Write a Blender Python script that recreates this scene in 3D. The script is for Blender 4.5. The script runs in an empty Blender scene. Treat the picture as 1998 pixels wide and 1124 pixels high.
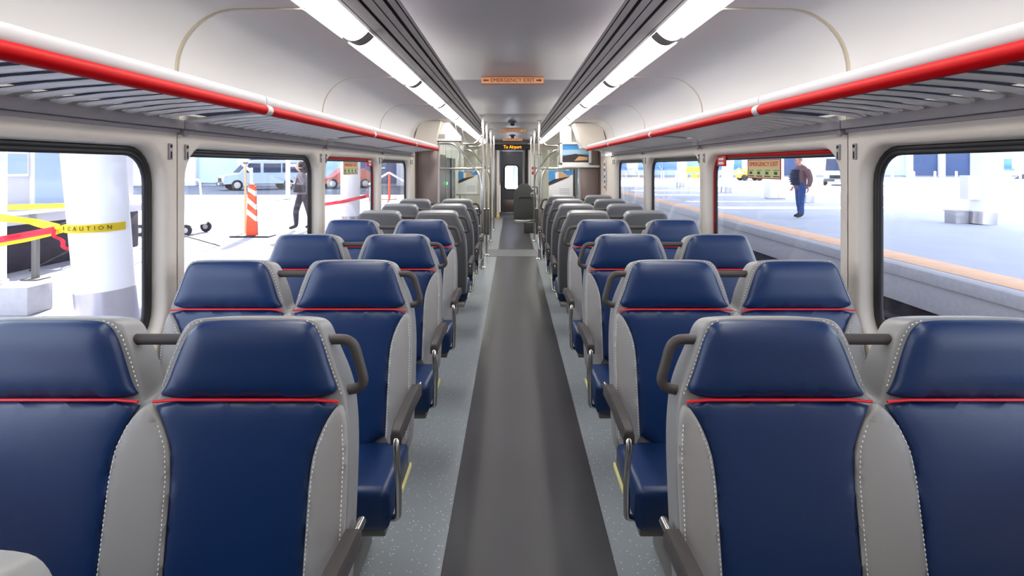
import bpy, bmesh, math, random
from mathutils import Vector, Matrix
from mathutils.geometry import delaunay_2d_cdt
random.seed(7)
R = math.radians
scene = bpy.context.scene
C = scene.collection

# ------------------------------------------------------------------ camera, world, sun, exposure
cam_d = bpy.data.cameras.new('camera')
cam_d.sensor_width = 36.0
cam_d.lens = 36.0 * 1121 / 1998
cam_d.shift_y = -(562 - 325) / 1998.0
cam_d.shift_x = -0.0005
cam_d.clip_start = 0.05
cam_d.clip_end = 500
cam = bpy.data.objects.new('camera', cam_d)
cam.location = (0, 0, 1.47)
cam.rotation_euler = (R(90), 0, 0)
C.objects.link(cam)
scene.camera = cam

world = bpy.data.worlds.new('World')
scene.world = world
world.use_nodes = True
wn = world.node_tree.nodes
bg = wn['Background']
bg.inputs[0].default_value = (0.80, 0.88, 1.0, 1)
bg.inputs[1].default_value = 3.3

sun_d = bpy.data.lights.new('sun', 'SUN')
sun_d.energy = 16.0
sun_d.angle = R(0.6)
sun_d.color = (1.0, 0.96, 0.9)
sun = bpy.data.objects.new('sun', sun_d)
to_sun = Vector((-0.18, 0.98, 0.56)).normalized()
sun.rotation_euler = to_sun.to_track_quat('Z', 'Y').to_euler()
C.objects.link(sun)

scene.view_settings.view_transform = 'Standard'
scene.view_settings.look = 'None'
scene.view_settings.gamma = 1
scene.view_settings.use_curve_mapping = False
scene.view_settings.exposure = 0.5
LIGHT_STRENGTH = 13.0

# ------------------------------------------------------------------ materials
def lin(c):
    out = []
    for v in c:
        v /= 255.0
        out.append(v / 12.92 if v <= 0.04045 else ((v + 0.055) / 1.055) ** 2.4)
    return tuple(out) + (1.0,)

def mat(name, rgb, rough=0.5, metal=0.0, bump=0.0, scale=200.0, vary=0.0, emit=0.0, spec=0.5, coat=0.0):
    m = bpy.data.materials.new(name)
    m.use_nodes = True
    nt = m.node_tree
    b = nt.nodes['Principled BSDF']
    col = lin(rgb)
    b.inputs['Base Color'].default_value = col
    b.inputs['Roughness'].default_value = rough
    b.inputs['Metallic'].default_value = metal
    b.inputs['Specular IOR Level'].default_value = spec
    b.inputs['Coat Weight'].default_value = coat
    if emit:
        b.inputs['Emission Color'].default_value = col
        b.inputs['Emission Strength'].default_value = emit
    if bump or vary:
        tc = nt.nodes.new('ShaderNodeTexCoord')
        nz = nt.nodes.new('ShaderNodeTexNoise')
        nz.inputs['Scale'].default_value = scale
        nz.inputs['Detail'].default_value = 3.0
        nt.links.new(tc.outputs['Object'], nz.inputs['Vector'])
        if bump:
            bp = nt.nodes.new('ShaderNodeBump')
            bp.inputs['Strength'].default_value = bump
            bp.inputs['Distance'].default_value = 0.002
            nt.links.new(nz.outputs['Fac'], bp.inputs['Height'])
            nt.links.new(bp.outputs['Normal'], b.inputs['Normal'])
        if vary:
            mx = nt.nodes.new('ShaderNodeMixRGB')
            mx.inputs[1].default_value = tuple(max(0, v * (1 - vary)) for v in col[:3]) + (1,)
            mx.inputs[2].default_value = tuple(min(1, v * (1 + vary)) for v in col[:3]) + (1,)
            nt.links.new(nz.outputs['Fac'], mx.inputs[0])
            nt.links.new(mx.outputs[0], b.inputs['Base Color'])
    return m

def speckle_mat(name, base, dot, scale, thresh, rough):
    m = mat(name, base, rough)
    nt = m.node_tree
    b = nt.nodes['Principled BSDF']
    tc = nt.nodes.new('ShaderNodeTexCoord')
    vo = nt.nodes.new('ShaderNodeTexVoronoi')
    vo.inputs['Scale'].default_value = scale
    vo.inputs['Randomness'].default_value = 1.0
    rp = nt.nodes.new('ShaderNodeValToRGB')
    rp.color_ramp.elements[0].position = thresh
    rp.color_ramp.elements[0].color = lin(dot)
    rp.color_ramp.elements[1].position = thresh + 0.05
    rp.color_ramp.elements[1].color = lin(base)
    nz = nt.nodes.new('ShaderNodeTexNoise')
    nz.inputs['Scale'].default_value = 350
    mx = nt.nodes.new('ShaderNodeMixRGB')
    mx.blend_type = 'OVERLAY'
    mx.inputs[0].default_value = 0.35
    nt.links.new(tc.outputs['Object'], vo.inputs['Vector'])
    nt.links.new(tc.outputs['Object'], nz.inputs['Vector'])
    nt.links.new(vo.outputs['Distance'], rp.inputs[0])
    nt.links.new(rp.outputs[0], mx.inputs[1])
    nt.links.new(nz.outputs['Fac'], mx.inputs[2])
    nt.links.new(mx.outputs[0], b.inputs['Base Color'])
    return m

def glass_mat(name, tint=(1, 1, 1), refl=0.05, rough=0.02):
    m = bpy.data.materials.new(name)
    m.use_nodes = True
    nt = m.node_tree
    nt.nodes.clear()
    o = nt.nodes.new('ShaderNodeOutputMaterial')
    t = nt.nodes.new('ShaderNodeBsdfTransparent')
    t.inputs[0].default_value = tuple(tint) + (1,)
    g = nt.nodes.new('ShaderNodeBsdfGlossy')
    g.inputs['Roughness'].default_value = rough
    lw = nt.nodes.new('ShaderNodeLayerWeight')
    pw = nt.nodes.new('ShaderNodeMath')
    pw.operation = 'POWER'
    pw.inputs[1].default_value = 5.0
    ad = nt.nodes.new('ShaderNodeMath')
    ad.operation = 'MULTIPLY_ADD'
    ad.inputs[1].default_value = 0.8
    ad.inputs[2].default_value = refl * 0.4
    nt.links.new(lw.outputs['Facing'], pw.inputs[0])
    nt.links.new(pw.outputs[0], ad.inputs[0])
    mx = nt.nodes.new('ShaderNodeMixShader')
    nt.links.new(ad.outputs[0], mx.inputs[0])
    nt.links.new(t.outputs[0], mx.inputs[1])
    nt.links.new(g.outputs[0], mx.inputs[2])
    nt.links.new(mx.outputs[0], o.inputs[0])
    return m

M = {}
M['blue'] = mat('blue_leather', (10, 41, 86), 0.37, bump=0.12, scale=420, spec=0.5)
M['grey_leather'] = mat('grey_leather', (146, 144, 144), 0.5, bump=0.1, scale=420)
M['shell'] = mat('seat_shell', (130, 130, 132), 0.42, bump=0.05, scale=500)
M['shell_dark'] = mat('seat_back_cover', (74, 75, 79), 0.5, bump=0.08, scale=500)
M['red'] = mat('red_piping', (205, 22, 40), 0.4)
M['rail_red'] = mat('rail_red', (180, 0, 8), 0.5, spec=0.1)
M['rubber'] = mat('dark_rubber', (62, 57, 57), 0.55, bump=0.05, scale=400)
M['steel'] = mat('brushed_steel', (205, 203, 198), 0.22, metal=1.0)
M['stitch'] = mat('stitch', (225, 225, 222), 0.6)
M['yellow'] = mat('pale_yellow', (226, 222, 150), 0.5)
M['pedestal'] = mat('pedestal', (110, 108, 105), 0.5)
M['cream'] = mat('cream_panel', (232, 223, 211), 0.42, bump=0.02, scale=600)
M['cove'] = mat('cove_panel', (228, 224, 220), 0.55, bump=0.03, scale=700)
M['seam'] = mat('seam_strip', (205, 192, 165), 0.6)
M['grey_trim'] = mat('grey_trim', (172, 168, 170), 0.45)
M['slat'] = mat('slat', (246, 244, 242), 0.3, metal=0.15)
M['gap_shade'] = mat('rack_gap_shade', (92, 104, 138), 0.5)  # blue-grey stands for the shade seen between the rack slats
M['fascia'] = mat('fascia', (186, 185, 188), 0.5, spec=0.3)
M['ceiling'] = mat('ceiling_panel', (182, 179, 187), 0.34, metal=0.2, bump=0.03, scale=900)
M['rib'] = mat('ceiling_rib', (166, 163, 166), 0.45, metal=0.1)
M['black'] = mat('black_gasket', (28, 27, 30), 0.5)
M['groove'] = mat('groove', (25, 25, 27), 0.7)
M['divider'] = mat('light_divider', (120, 120, 122), 0.4, metal=0.3)
M['lens'] = mat('light_lens', (255, 252, 246), 0.4, emit=LIGHT_STRENGTH)
M['floor'] = speckle_mat('floor_speckle', (138, 145, 151), (228, 232, 234), 55, 0.11, 0.4)
M['aisle'] = speckle_mat('aisle_vinyl', (66, 65, 69), (86, 86, 90), 160, 0.12, 0.3)
M['tread'] = speckle_mat('tread_strip', (105, 106, 110), (150, 150, 155), 120, 0.10, 0.45)
M['glass'] = glass_mat('window_glass')
M['screen_glass'] = glass_mat('screen_glass', (0.93, 0.96, 0.94))
M['brown'] = mat('brushed_panel', (138, 124, 120), 0.35, metal=0.55, bump=0.05, scale=300, vary=0.05)
M['white'] = mat('white_paint', (236, 234, 230), 0.45)
M['door_grey'] = mat('door_grey', (120, 118, 122), 0.35, metal=0.4)
M['darkgrey'] = mat('dark_grey_plastic', (66, 67, 66), 0.55, bump=0.06, scale=400)
M['sign'] = mat('sign_cream', (240, 205, 150), 0.5)
M['sign_green'] = mat('sign_green', (222, 226, 160), 0.5)
M['sign_red'] = mat('sign_red', (205, 30, 25), 0.5)
M['sign_white'] = mat('sign_white', (240, 240, 240), 0.5)
M['ink'] = mat('ink', (60, 80, 60), 0.6)
M['led'] = mat('led_orange', (255, 150, 10), 0.5, emit=2.2)
M['green_led'] = mat('green_led', (90, 255, 120), 0.5, emit=3)
M['sky_print'] = mat('sky_print', (70, 150, 215), 0.4)
M['sea_print'] = mat('cloud_print', (170, 205, 225), 0.4)
M['dark_print'] = mat('dark_print', (60, 50, 55), 0.4)
M['tan_print'] = mat('tan_print', (215, 170, 120), 0.4)
M['doorblue'] = mat('door_film', (150, 165, 165), 0.3)
# outdoors
M['left_ground'] = mat('pale_concrete', (160, 160, 170), 0.85, vary=0.06, scale=1.5)
M['platform'] = mat('platform_concrete', (182, 188, 202), 0.8, vary=0.08, scale=1.2)
M['concrete'] = mat('rough_concrete', (172, 172, 178), 0.85, bump=0.5, scale=14, vary=0.15)
M['asphalt'] = mat('asphalt', (74, 82, 100), 0.8, vary=0.1, scale=3)
M['ballast'] = mat('ballast', (50, 50, 60), 0.9, vary=0.3, scale=18, bump=1.0)
M['tactile'] = mat('tactile_orange', (232, 186, 150), 0.7, vary=0.08, scale=30, bump=0.5)
M['column'] = mat('column_white', (236, 237, 242), 0.45)
M['metal_base'] = mat('metal_skirt', (190, 186, 192), 0.25, metal=0.9)
M['tape_y'] = mat('caution_tape_yellow', (245, 220, 40), 0.5)
M['tape_r'] = mat('danger_tape_red', (235, 60, 85), 0.5)
M['orange'] = mat('orange_plastic', (250, 92, 48), 0.45)
M['facade'] = mat('facade_blue', (52, 74, 116), 0.5, vary=0.12, scale=0.5)
M['facade_light'] = mat('facade_light', (205, 206, 216), 0.6)
M['pane_blue'] = mat('pane_blue', (90, 140, 200), 0.15)
M['pane_sky'] = mat('pane_sky', (165, 190, 220), 0.15)
M['canopy'] = mat('canopy_white', (215, 218, 225), 0.7)
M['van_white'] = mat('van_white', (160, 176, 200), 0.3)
M['tyre'] = mat('tyre', (35, 35, 40), 0.8)
M['carred'] = mat('car_red', (180, 90, 80), 0.35)
M['yellow_machine'] = mat('machine_yellow', (245, 190, 60), 0.5)
M['darkbase'] = mat('dark_base', (52, 46, 58), 0.7, vary=0.25, scale=3)
M['skin'] = mat('skin', (205, 150, 130), 0.5)
M['jeans'] = mat('jeans', (38, 72, 130), 0.8, vary=0.15, scale=25)
M['brown_jacket'] = mat('brown_jacket', (112, 84, 88), 0.8, vary=0.12, scale=12)
M['navy'] = mat('navy_quilt', (38, 48, 78), 0.7)
M['shoe'] = mat('shoe', (40, 36, 44), 0.6)
M['tweed'] = mat('grey_jacket', (128, 122, 132), 0.9, vary=0.2, scale=60)
M['black_cloth'] = mat('black_cloth', (44, 42, 58), 0.8)
M['hair'] = mat('dark_hair', (42, 30, 36), 0.6, bump=0.8, scale=60)
M['hair_grey'] = mat('short_hair', (150, 120, 112), 0.7)
M['bag'] = mat('black_bag', (28, 28, 36), 0.5)

# ------------------------------------------------------------------ helpers
def obj(name, bm, m, parent=None, angle=40, smooth=True):
    me = bpy.data.meshes.new(name)
    bmesh.ops.recalc_face_normals(bm, faces=bm.faces[:])
    for f in bm.faces:
        f.smooth = smooth
    bm.to_mesh(me)
    bm.free()
    if smooth:
        me.set_sharp_from_angle(angle=R(angle))
    for x in (m if isinstance(m, (list, tuple)) else [m]):
        me.materials.append(x)
    o = bpy.data.objects.new(name, me)
    C.objects.link(o)
    if parent is not None:
        o.parent = parent
    return o

def tag(o, label, cat, group=None):
    o['label'] = label
    o['category'] = cat
    if group:
        o['group'] = group
    return o

def thing(name, label, cat, loc=(0, 0, 0), rz=0.0, group=None):
    o = bpy.data.objects.new(name, None)
    o.empty_display_size = 0.1
    C.objects.link(o)
    o.location = loc
    o.rotation_euler = (0, 0, rz)
    return tag(o, label, cat, group)

def struct(o):
    o['kind'] = 'structure'
    return o

def empty_struct(name):
    o = bpy.data.objects.new(name, None)
    o.empty_display_size = 0.1
    C.objects.link(o)
    return struct(o)

def share(name, src, parent, loc=(0, 0, 0), rot=(0, 0, 0)):
    o = src.copy()
    o.name = name
    C.objects.link(o)
    o.parent = parent
    o.location = loc
    o.rotation_euler = rot
    return o

def dup(root, loc, rz, label, group=None):
    r = root.copy()
    C.objects.link(r)
    r.location = loc
    r.rotation_euler = (0, 0, rz)
    r['label'] = label
    if group:
        r['group'] = group
    for ch in list(root.children):
        c = ch.copy()
        C.objects.link(c)
        c.parent = r
        for g in list(ch.children):
            d = g.copy()
            C.objects.link(d)
            d.parent = c
    return r

def B():
    return bmesh.new()

def box(bm, lo, hi, bev=0.0, seg=2, mi=0):
    lo = Vector(lo); hi = Vector(hi)
    r = bmesh.ops.create_cube(bm, size=1.0)
    vs = r['verts']
    c = (lo + hi) / 2
    s = hi - lo
    for v in vs:
        v.co = Vector((c.x + v.co.x * s.x, c.y + v.co.y * s.y, c.z + v.co.z * s.z))
    fs = {f for v in vs for f in v.link_faces}
    for f in fs:
        f.material_index = mi
    if bev > 0:
        es = list({e for v in vs for e in v.link_edges})
        bmesh.ops.bevel(bm, geom=es, offset=bev, offset_type='OFFSET', segments=seg, profile=0.5, affect='EDGES')
    return bm

def bx(lo, hi, bev=0.0, seg=2):
    return box(B(), lo, hi, bev, seg)

def tube(bm, pts, r, n=10, cap=True, mi=0, flat=(1, 1), closed=False):
    pts = [Vector(p) for p in pts]
    rings = []
    up = None
    N = len(pts)
    for i, p in enumerate(pts):
        if closed:
            t = (pts[(i + 1) % N] - pts[i - 1])
        elif i == 0:
            t = pts[1] - p
        elif i == N - 1:
            t = p - pts[-2]
        else:
            t = (pts[i + 1] - p).normalized() + (p - pts[i - 1]).normalized()
        t.normalize()
        if up is None:
            up = Vector((0, 0, 1)) if abs(t.z) < 0.9 else Vector((0, 1, 0))
        a = t.cross(up)
        if a.length < 1e-4:
            a = t.cross(Vector((1, 0, 0)))
        a.normalize()
        b = a.cross(t).normalized()
        up = b
        rr = r[i] if isinstance(r, (list, tuple)) else r
        rings.append([bm.verts.new(p + a * math.cos(2 * math.pi * k / n) * rr * flat[0] + b * math.sin(2 * math.pi * k / n) * rr * flat[1]) for k in range(n)])
    fs = []
    for i in range(N if closed else N - 1):
        ra, rb = rings[i], rings[(i + 1) % N]
        for k in range(n):
            fs.append(bm.faces.new((ra[k], ra[(k + 1) % n], rb[(k + 1) % n], rb[k])))
    if cap and not closed:
        fs.append(bm.faces.new(rings[0][::-1]))
        fs.append(bm.faces.new(rings[-1]))
    for f in fs:
        f.material_index = mi
    return bm

def fillet(pts, r, k=4):
    pts = [Vector(p) for p in pts]
    out = [pts[0]]
    for i in range(1, len(pts) - 1):
        p = pts[i]
        a = (pts[i - 1] - p); b = (pts[i + 1] - p)
        d = min(r, a.length * 0.49, b.length * 0.49)
        pa = p + a.normalized() * d
        pb = p + b.normalized() * d
        for j in range(k + 1):
            t = j / k
            out.append((1 - t) ** 2 * pa + 2 * t * (1 - t) * p + t * t * pb)
    out.append(pts[-1])
    return out

def lathe(bm, prof, center=(0, 0, 0), n=24, mi=0, axis='z', tilt=None):
    rings = []
    c = Vector(center)
    for (r, z) in prof:
        ring = []
        for k in range(n):
            a = 2 * math.pi * k / n
            v = Vector((r * math.cos(a), r * math.sin(a), z))
            if axis == 'y':
                v = Vector((v.x, v.z, v.y))
            elif axis == 'x':
                v = Vector((v.z, v.x, v.y))
            if tilt is not None:
                v = tilt @ v
            ring.append(bm.verts.new(c + v))
        rings.append(ring)
    for a, b in zip(rings, rings[1:]):
        for k in range(n):
            f = bm.faces.new((a[k], a[(k + 1) % n], b[(k + 1) % n], b[k]))
            f.material_index = mi
    for ring in (rings[0], rings[-1]):
        f = bm.faces.new(ring)
        f.material_index = mi
    return bm

def chaikin(poly, it=2):
    for _ in range(it):
        out = []
        for i in range(len(poly)):
            a = poly[i]; b = poly[(i + 1) % len(poly)]
            out.append((a[0] * .75 + b[0] * .25, a[1] * .75 + b[1] * .25))
            out.append((a[0] * .25 + b[0] * .75, a[1] * .25 + b[1] * .75))
        poly = out
    return poly

def inset(poly, d):
    n = len(poly)
    area = sum(poly[i][0] * poly[(i + 1) % n][1] - poly[(i + 1) % n][0] * poly[i][1] for i in range(n))
    sg = 1 if area > 0 else -1
    out = []
    for i in range(n):
        p0 = Vector(poly[i - 1]); p1 = Vector(poly[i]); p2 = Vector(poly[(i + 1) % n])
        t = (p2 - p0)
        if t.length < 1e-9:
            out.append(tuple(p1)); continue
        t.normalize()
        nrm = Vector((-t.y, t.x)) * sg
        out.append(tuple(p1 + nrm * d))
    return out

def plate(bm, poly, fmap, y0, depth, r=0.01, bulge=0.0, edge=0.06, step=0.018, back=True, mi=0):
    """Padded plate: outline in (x, z); front at y0 (towards -y), depth behind it. fmap(x, y, z) -> point.
    The front is a triangulated sheet whose height follows the distance to the outline."""
    n = len(poly)
    P = [Vector(p) for p in poly]
    segs = [(P[i], P[(i + 1) % n]) for i in range(n)]
    def dist(p):
        best = 9e9
        for a, b in segs:
            ab = b - a
            L2 = ab.length_squared
            t = 0 if L2 < 1e-12 else max(0, min(1, (p - a).dot(ab) / L2))
            d = (a + ab * t - p).length_squared
            if d < best:
                best = d
        return math.sqrt(best)
    def inside(p):
        c = False
        for a, b in segs:
            if (a.y > p.y) != (b.y > p.y) and p.x < (b.x - a.x) * (p.y - a.y) / (b.y - a.y) + a.x:
                c = not c
        return c
    pts = list(P)
    for f in (0.3, 1.0):
        for q in inset(poly, r * f):
            q = Vector(q)
            if inside(q) and dist(q) > r * f * 0.8:
                pts.append(q)
    if bulge:
        x0 = min(p.x for p in P); x1 = max(p.x for p in P); z0 = min(p.y for p in P); z1 = max(p.y for p in P)
        nx = int((x1 - x0) / step) + 1; nz = int((z1 - z0) / step) + 1
        for i in range(nx + 1):
            for k in range(nz + 1):
                q = Vector((x0 + (x1 - x0) * (i + 0.5 * (k % 2)) / nx, z0 + (z1 - z0) * k / nz))
                if inside(q) and dist(q) > r * 1.6:
                    pts.append(q)
    res = delaunay_2d_cdt(pts, [(i, (i + 1) % n) for i in range(n)], [], 1, 1e-6)
    vo, fo, orig = res[0], res[2], res[3]
    vs = []
    first = {}
    for i, p in enumerate(vo):
        d = dist(p)
        e = min(d, r) / r
        y = y0 + r * (1 - math.sqrt(max(0, 1 - (1 - e) ** 2)))
        if bulge:
            t = min(1, d / edge)
            y -= bulge * (1 - (1 - t) ** 2)
        v = bm.verts.new(fmap(p.x, y, p.y))
        vs.append(v)
        for q in orig[i]:
            first[q] = v
    fs = []
    for f in fo:
        fs.append(bm.faces.new([vs[k] for k in f]))
    rim = [first[i] for i in range(n)]
    bk = [bm.verts.new(fmap(p.x, y0 + depth, p.y)) for p in P]
    for k in range(n):
        if rim[k] is not rim[(k + 1) % n]:
            fs.append(bm.faces.new((rim[k], rim[(k + 1) % n], bk[(k + 1) % n], bk[k])))
    if back:
        fs.append(bm.faces.new(bk[::-1]))
    for f in fs:
        f.material_index = mi
    return bm

def prism(bm, pts, off):
    off = Vector(off)
    a = [bm.verts.new(Vector(p)) for p in pts]
    b = [bm.verts.new(Vector(p) + off) for p in pts]
    n = len(a)
    bm.faces.new(a)
    bm.faces.new(b[::-1])
    for k in range(n):
        bm.faces.new((a[k], a[(k + 1) % n], b[(k + 1) % n], b[k]))
    return bm

def extrude_profile(bm, prof, y0, y1, mi=0, closed=False):
    a = [bm.verts.new((x, y0, z)) for x, z in prof]
    b = [bm.verts.new((x, y1, z)) for x, z in prof]
    n = len(prof)
    for k in range(n if closed else n - 1):
        f = bm.faces.new((a[k], a[(k + 1) % n], b[(k + 1) % n], b[k]))
        f.material_index = mi
    if closed:
        bm.faces.new(a).material_index = mi
        bm.faces.new(b[::-1]).material_index = mi
    return bm

def thick_profile(bm, prof, th, y0, y1):
    """An open profile given a thickness on its left side and closed."""
    off = []
    n = len(prof)
    for i in range(n):
        p0 = Vector(prof[max(0, i - 1)]); p2 = Vector(prof[min(n - 1, i + 1)])
        t = (p2 - p0).normalized()
        off.append((prof[i][0] - t.y * th, prof[i][1] + t.x * th))
    return extrude_profile(bm, list(prof) + off[::-1], y0, y1, closed=True)

def text(name, body, size, loc, rot, m, parent=None, ext=0.0008, align='CENTER', sx=1.0):
    cu = bpy.data.curves.new(name, 'FONT')
    cu.body = body
    cu.size = size
    cu.extrude = ext
    cu.align_x = align
    cu.align_y = 'CENTER'
    cu.resolution_u = 2
    tmp = bpy.data.objects.new(name, cu)
    C.objects.link(tmp)
    me = bpy.data.meshes.new_from_object(tmp.evaluated_get(bpy.context.evaluated_depsgraph_get()))
    bpy.data.objects.remove(tmp)
    bpy.data.curves.remove(cu)
    me.materials.clear()
    me.materials.append(m)
    o = bpy.data.objects.new(name, me)
    C.objects.link(o)
    o.location = loc
    o.rotation_euler = rot
    o.scale = (sx, 1, 1)
    if parent is not None:
        o.parent = parent
    return o

ORD = ['first', 'second', 'third', 'fourth', 'fifth', 'sixth', 'seventh', 'eighth', 'ninth', 'tenth', 'eleventh', 'twelfth']
SIDE = {-1: 'left', 1: 'right'}
FACE = (R(90), 0, 0)            # text that faces the camera end of the car

# ------------------------------------------------------------------ car: floor
Y0, YE = -1.7, 16.5
fl = struct(obj('floor', bx((-1.44, Y0, -0.06), (1.44, 18.4, 0.0)), M['floor']))
obj('aisle_strip', bx((-0.258, Y0, 0.0), (0.378, 9.35, 0.003)), M['aisle'], fl)
obj('aisle_strip', bx((-0.258, 10.2, 0.0), (0.378, 16.4, 0.003)), M['aisle'], fl)
obj('threshold_strip', bx((-0.43, 9.37, 0.0), (0.43, 10.18, 0.004)), M['tread'], fl)

# ------------------------------------------------------------------ car: walls with window openings
SEAMS = [0.54, 2.33, 4.12, 5.91, 7.70]
WZ0, WZ1 = 0.02, 1.625
ZT, ZB = 1.47 + 0.076, 1.47 - 0.69       # gasket outer top and bottom
GH = 0.82                                 # gasket outer half length

def rrect(cx, cz, hw, hh, r, k=7):
    pts = []
    for qx, qz, a0 in ((1, 1, 0), (-1, 1, 90), (-1, -1, 180), (1, -1, 270)):
        for j in range(k):
            a = R(a0 + 90 * j / (k - 1))
            pts.append((cx + qx * (hw - r) + r * math.cos(a), cz + qz * (hh - r) + r * math.sin(a)))
    return pts

def rect_match(cx0, cx1, cz0, cz1, inner, k=7):
    out = []
    corners = [(cx1, cz1), (cx0, cz1), (cx0, cz0), (cx1, cz0)]
    for q in range(4):
        seg = inner[q * k:(q + 1) * k]
        cor = corners[q]
        for j, p in enumerate(seg):
            h = (k - 1) // 2
            first_vertical = q in (0, 2)
            if j == h:
                out.append(cor)
            elif (j < h) == first_vertical:
                out.append((cor[0], seg[0][1] + (cor[1] - seg[0][1]) * j / h) if first_vertical else (cor[0], seg[-1][1] + (cor[1] - seg[-1][1]) * (k - 1 - j) / h))
            else:
                out.append((seg[-1][0] + (cor[0] - seg[-1][0]) * (k - 1 - j) / h, cor[1]) if first_vertical else (seg[0][0] + (cor[0] - seg[0][0]) * j / h, cor[1]))
    return out

def ring_strip(bm, loops, mi=0):
    vs = [[bm.verts.new(p) for p in l] for l in loops]
    n = len(vs[0])
    for a, b in zip(vs, vs[1:]):
        for k in range(n):
            f = bm.faces.new((a[k], a[(k + 1) % n], b[(k + 1) % n], b[k]))
            f.material_index = mi
    return vs

def wall_panel(s, y0, y1, parent):
    yc = (y0 + y1) / 2
    zc = (ZT + ZB) / 2
    hh = (ZT - ZB) / 2
    bm = B()
    rr = rrect(yc, zc, GH, hh, 0.15)
    spec = [(0.030, 1.36), (0.020, 1.362), (0.012, 1.367), (0.007, 1.376), (0.004, 1.39), (0.0, 1.42), (0.0, 1.434)]
    inner = rrect(yc, zc, GH + 0.030, hh + 0.03, 0.17)
    loops = [[(s * 1.36, y, z) for y, z in rect_match(y0 + 0.003, y1 - 0.003, WZ0, WZ1, inner)]]
    for d, x in spec:
        loops.append([(s * x, y, z) for y, z in rrect(yc, zc, GH + d, hh + d, 0.14 + d)])
    ring_strip(bm, loops)
    bmesh.ops.triangulate(bm, faces=[f for f in bm.faces if len(f.verts) > 4])
    return obj('wall_panel', bm, M['cream'], parent, angle=50)

walls = {}
latch_src = None
for s in (-1, 1):
    w = empty_struct('wall_left' if s < 0 else 'wall_right')
    walls[s] = w
    end = 8.02 if s < 0 else 8.85
    for y0, y1 in zip(SEAMS, SEAMS[1:]):
        wall_panel(s, y0, y1, w)
    obj('wall_panel', bx((min(s * 1.36, s * 1.42), Y0, 0.02), (max(s * 1.36, s * 1.42), 0.535, WZ1), 0.004), M['cream'], w)
    obj('wall_panel', bx((min(s * 1.36, s * 1.42), 7.705, 0.02), (max(s * 1.36, s * 1.42), end, WZ1), 0.012), M['cream'], w)
    for y in SEAMS:
        obj('seam_backing', bx((min(s * 1.364, s * 1.43), y - 0.03, 0.02), (max(s * 1.364, s * 1.43), y + 0.03, 1.7)), M['seam'], w)
    for y in SEAMS[1:]:
        for dy in (-0.052, 0.062):
            bm = bx((min(s * 1.353, s * 1.362), y + dy - 0.012, 1.497), (max(s * 1.353, s * 1.362), y + dy + 0.012, 1.562), 0.003)
            lt = obj('latch', bm, M['grey_trim'], w)
            obj('keyhole', bx((min(s * 1.351, s * 1.354), y + dy - 0.006, 1.545), (max(s * 1.351, s * 1.354), y + dy + 0.006, 1.557)), M['groove'], lt)
            obj('keyhole', bx((min(s * 1.351, s * 1.354), y + dy - 0.003, 1.502), (max(s * 1.351, s * 1.354), y + dy + 0.003, 1.53)), M['groove'], lt)
        bm = lathe(B(), [(0.006, 0), (0.006, 0.02), (0.014, 0.024), (0.014, 0.034), (0.008, 0.038)], (s * 1.36, y + 0.004, 1.605), 12, axis='x') if s < 0 else \
            lathe(B(), [(0.006, 0), (0.006, -0.02), (0.014, -0.024), (0.014, -0.034), (0.008, -0.038)], (s * 1.36, y + 0.004, 1.605), 12, axis='x')
        obj('coat_hook', bm, M['grey_trim'], w)
    # far stretch past the seats
    obj('vestibule_panel', bx((min(s * 1.36, s * 1.43), end + 0.01, 0.02), (max(s * 1.36, s * 1.43), 11.7, 1.7)), M['brown'], w)
    obj('vestibule_panel', bx((min(s * 1.36, s * 1.43), 13.9, 0.02), (max(s * 1.36, s * 1.43), 18.4, 1.7)), M['cream'], w)
    obj('outer_skin', bx((min(s * 1.435, s * 1.45), Y0, -1.0), (max(s * 1.435, s * 1.45), 18.4, 0.72)), M['grey_trim'], w)

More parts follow.
